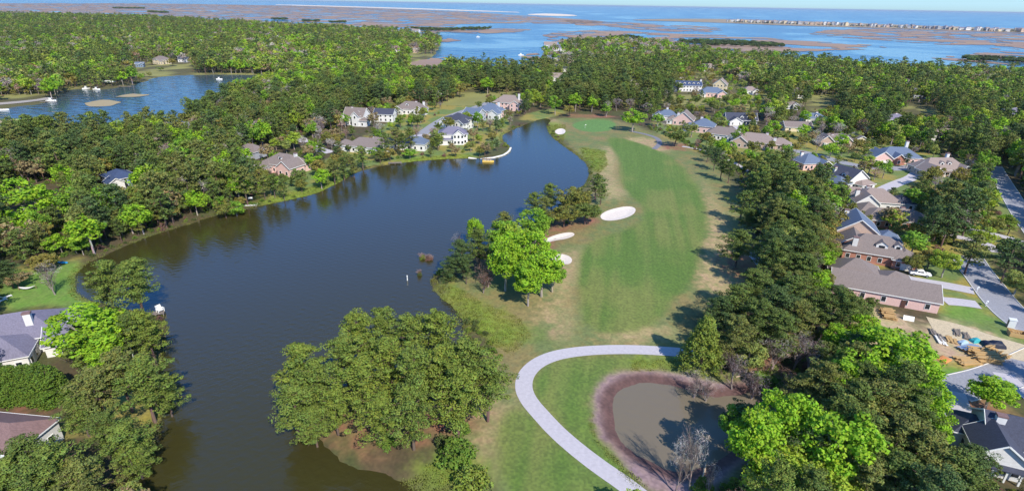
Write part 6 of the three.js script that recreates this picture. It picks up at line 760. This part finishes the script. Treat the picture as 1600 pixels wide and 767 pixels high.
// tall grass along the wet margins, and low plants on the woodland floor
{
  const blade = new Soup(); for (let i = 0; i < 9; i++) { const a = rr(0, 6.28), r = rr(.05, .45), c = [Math.cos(a) * r, 0, Math.sin(a) * r], t = [c[0] + rr(-.25, .25), rr(.45, 1), c[2] + rr(-.25, .25)], q = rr(0, 6.28), w = .07, k = rr(.8, 1.2); blade.tri([c[0] - Math.cos(q) * w, 0, c[2] - Math.sin(q) * w], [c[0] + Math.cos(q) * w, 0, c[2] + Math.sin(q) * w], t, norm([rr(-.4, .4), 1, rr(-.4, .4)]), [k, k, k]); }
  const list = [], bareBank = [[-44.3, -94.4], [-22, -99.2], [-10.4, -95.3], [-15.7, -76.7], [-22.3, -74.3], [-29.8, -76.4], [-38, -83.4]]; let tries = 0;
  while (list.length < 16000 && tries++ < 400000) {
    const x = rr(-200, 200), z = -70 - 330 * rnd() ** 1.3; if (!onView(x, 1, z, 1)) continue; const s = shoreDist(x, z), lush = masks.lush.some((p) => inside(p, x, z)); if (s < -.3 || (!lush && s > 2.2)) continue; if (inside(pondMud, x, z) || inside(bareBank, x, z)) continue; if (bunkers.some((b) => inside(b, x, z))) continue; list.push([x, z, lush]);
  }
  const m = shade(new THREE.InstancedMesh(blade.geo(), new THREE.MeshStandardMaterial({ vertexColors: true, roughness: .9, side: THREE.DoubleSide }), list.length)), M = new THREE.Matrix4(), c = new THREE.Color(); m.name = 'shore_grass'; tag(m, 'tall yellow-green grass along the lake margins', 'grass', null, 'stuff'); scene.add(m);
  list.forEach(([x, z, lush], i) => { const s = rr(.5, 1.15); M.compose(new THREE.Vector3(x, ground(x, z) - .05, z), new THREE.Quaternion().setFromAxisAngle(new THREE.Vector3(0, 1, 0), rr(0, 6)), new THREE.Vector3(s * 1.4, s * (lush ? .36 : .32), s * 1.4)); m.setMatrixAt(i, M); const q = rr(.8, 1.2), n = fbm(x * .2, z * .2, 2); m.setColorAt(i, c.setRGB(mixn(.22, .34, n) * q, mixn(.30, .33, n) * q, .06 * q)); });
  const under = []; tries = 0; while (under.length < 5200 && tries++ < 300000) { const x = rr(-260, 260), z = -70 - 330 * rnd() ** 1.2; if (!onView(x, 1, z, 1.02) || isOpen(x, z) || shoreDist(x, z) < 1 || tooNear(x, z) || houseSpots.some((h) => Math.hypot(h.x - x, h.z - z) < h.r + 3)) continue; under.push([x, z]); }
  const pr = proto('shrub', 'mid', 0), u = shade(new THREE.InstancedMesh(pr.crown, stuffLeaf('shrub'), under.length)); u.name = 'undergrowth'; tag(u, 'low green and brown undergrowth on the woodland floor', 'undergrowth', null, 'stuff'); scene.add(u);
  under.forEach(([x, z], i) => { const s = rr(.25, .8); M.compose(new THREE.Vector3(x, ground(x, z) - .1, z), new THREE.Quaternion().setFromAxisAngle(new THREE.Vector3(0, 1, 0), rr(0, 6)), new THREE.Vector3(s, s * .8, s)); u.setMatrixAt(i, M); const t = tints.shrub[Math.floor(rnd() * 3.3)], q = rr(.75, 1.15); u.setColorAt(i, c.setRGB(t[0] * q, t[1] * q, t[2] * q)); });
}
// dark thickets on the marsh hummocks and between the beach houses: far masses of scrub
{
  const spots = [], hum = [[[-330.4, -1880.2], [-213.2, -1879.4], [-88.3, -2022.1], [-78.1, -1931.8], [-201.5, -1774.8], [-297.9, -1780.9]], [[245.9, -1557.8], [304.4, -1620.7], [337.5, -1570.1], [324.5, -1523.7], [241.9, -1500.3]], [[383.8, -1424.3], [467.5, -1471.1], [552.9, -1444.6], [616.6, -1349.4], [582.6, -1282.2], [495.5, -1290.6], [399.7, -1297.3]], [[782.6, -1049.2], [860.5, -1076], [906.7, -1047.2], [992.2, -993.9], [934.2, -933.7], [856.4, -987.1], [781.2, -1001.8]], [[-1060.6, -2600], [-1007, -2634.5], [-960.5, -2511.3], [-1012.2, -2479.9]], [[-864.7, -2429.7], [-810, -2461.2], [-774.9, -2353.2], [-827.7, -2324.4]], [[-727.6, -2338.7], [-673.3, -2367.8], [-645.1, -2267.6], [-697.6, -2240.8]], [[-3122.9, -4659.2], [-2933.1, -4753.3], [-2698.8, -4371.1], [-2878, -4291.3]], [[-2214, -3611.3], [-2049.6, -3539.2], [-1924.8, -3321.8], [-2076.7, -3385.4]]], isle = [[1305.2, -3650.5], [1639.4, -3467.8], [1964, -3101.5], [2301.6, -2714.7], [2437.2, -2550.9], [2307.5, -2413.3], [2158.3, -2543.4], [1819.4, -2870.4], [1477, -3120.7], [1188.9, -3321.8]];
  hum.forEach((p, k) => { const xs = p.map((v) => v[0]), zs = p.map((v) => v[1]), x0 = Math.min(...xs), x1 = Math.max(...xs), z0 = Math.min(...zs), z1 = Math.max(...zs), want = clamp(Math.abs(area(p)) / 2 / 130, 12, 260); for (let i = 0, n = 0; n < want && i < 20000; i++) { const x = rr(x0, x1), z = rr(z0, z1); if (inside(p, x, z)) { spots.push([x, z, rr(7, 12), rnd() < .8 ? 0 : 1]); n++; } } });
  { const xs = isle.map((v) => v[0]), zs = isle.map((v) => v[1]); for (let i = 0, n = 0; n < 420 && i < 90000; i++) { const x = rr(Math.min(...xs), Math.max(...xs)), z = rr(Math.min(...zs), Math.max(...zs)); if (inside(isle, x, z)) { spots.push([x, z, rr(4, 9), 0]); n++; } } }
  const pr = proto('oak', 'far', 1), M = new THREE.Matrix4(), c = new THREE.Color(), m = shade(new THREE.InstancedMesh(pr.crown, stuffLeaf('oak'), spots.length)); m.name = 'marsh_thicket'; tag(m, 'dark evergreen scrub on the marsh hummocks and barrier island', 'scrub', null, 'stuff'); scene.add(m);
  spots.forEach(([x, z, h, t], i) => { const s = h / 12, w = s * 1.3; M.compose(new THREE.Vector3(x, -h * .12, z), new THREE.Quaternion().setFromAxisAngle(new THREE.Vector3(0, 1, 0), rr(0, 6)), new THREE.Vector3(w, s, w)); m.setMatrixAt(i, M); const q = rr(.8, 1.2); m.setColorAt(i, t ? c.setRGB(.16 * q, .24 * q, .05 * q) : c.setRGB(.085 * q, .125 * q, .05 * q)); });
}
renderer.render(scene, camera);
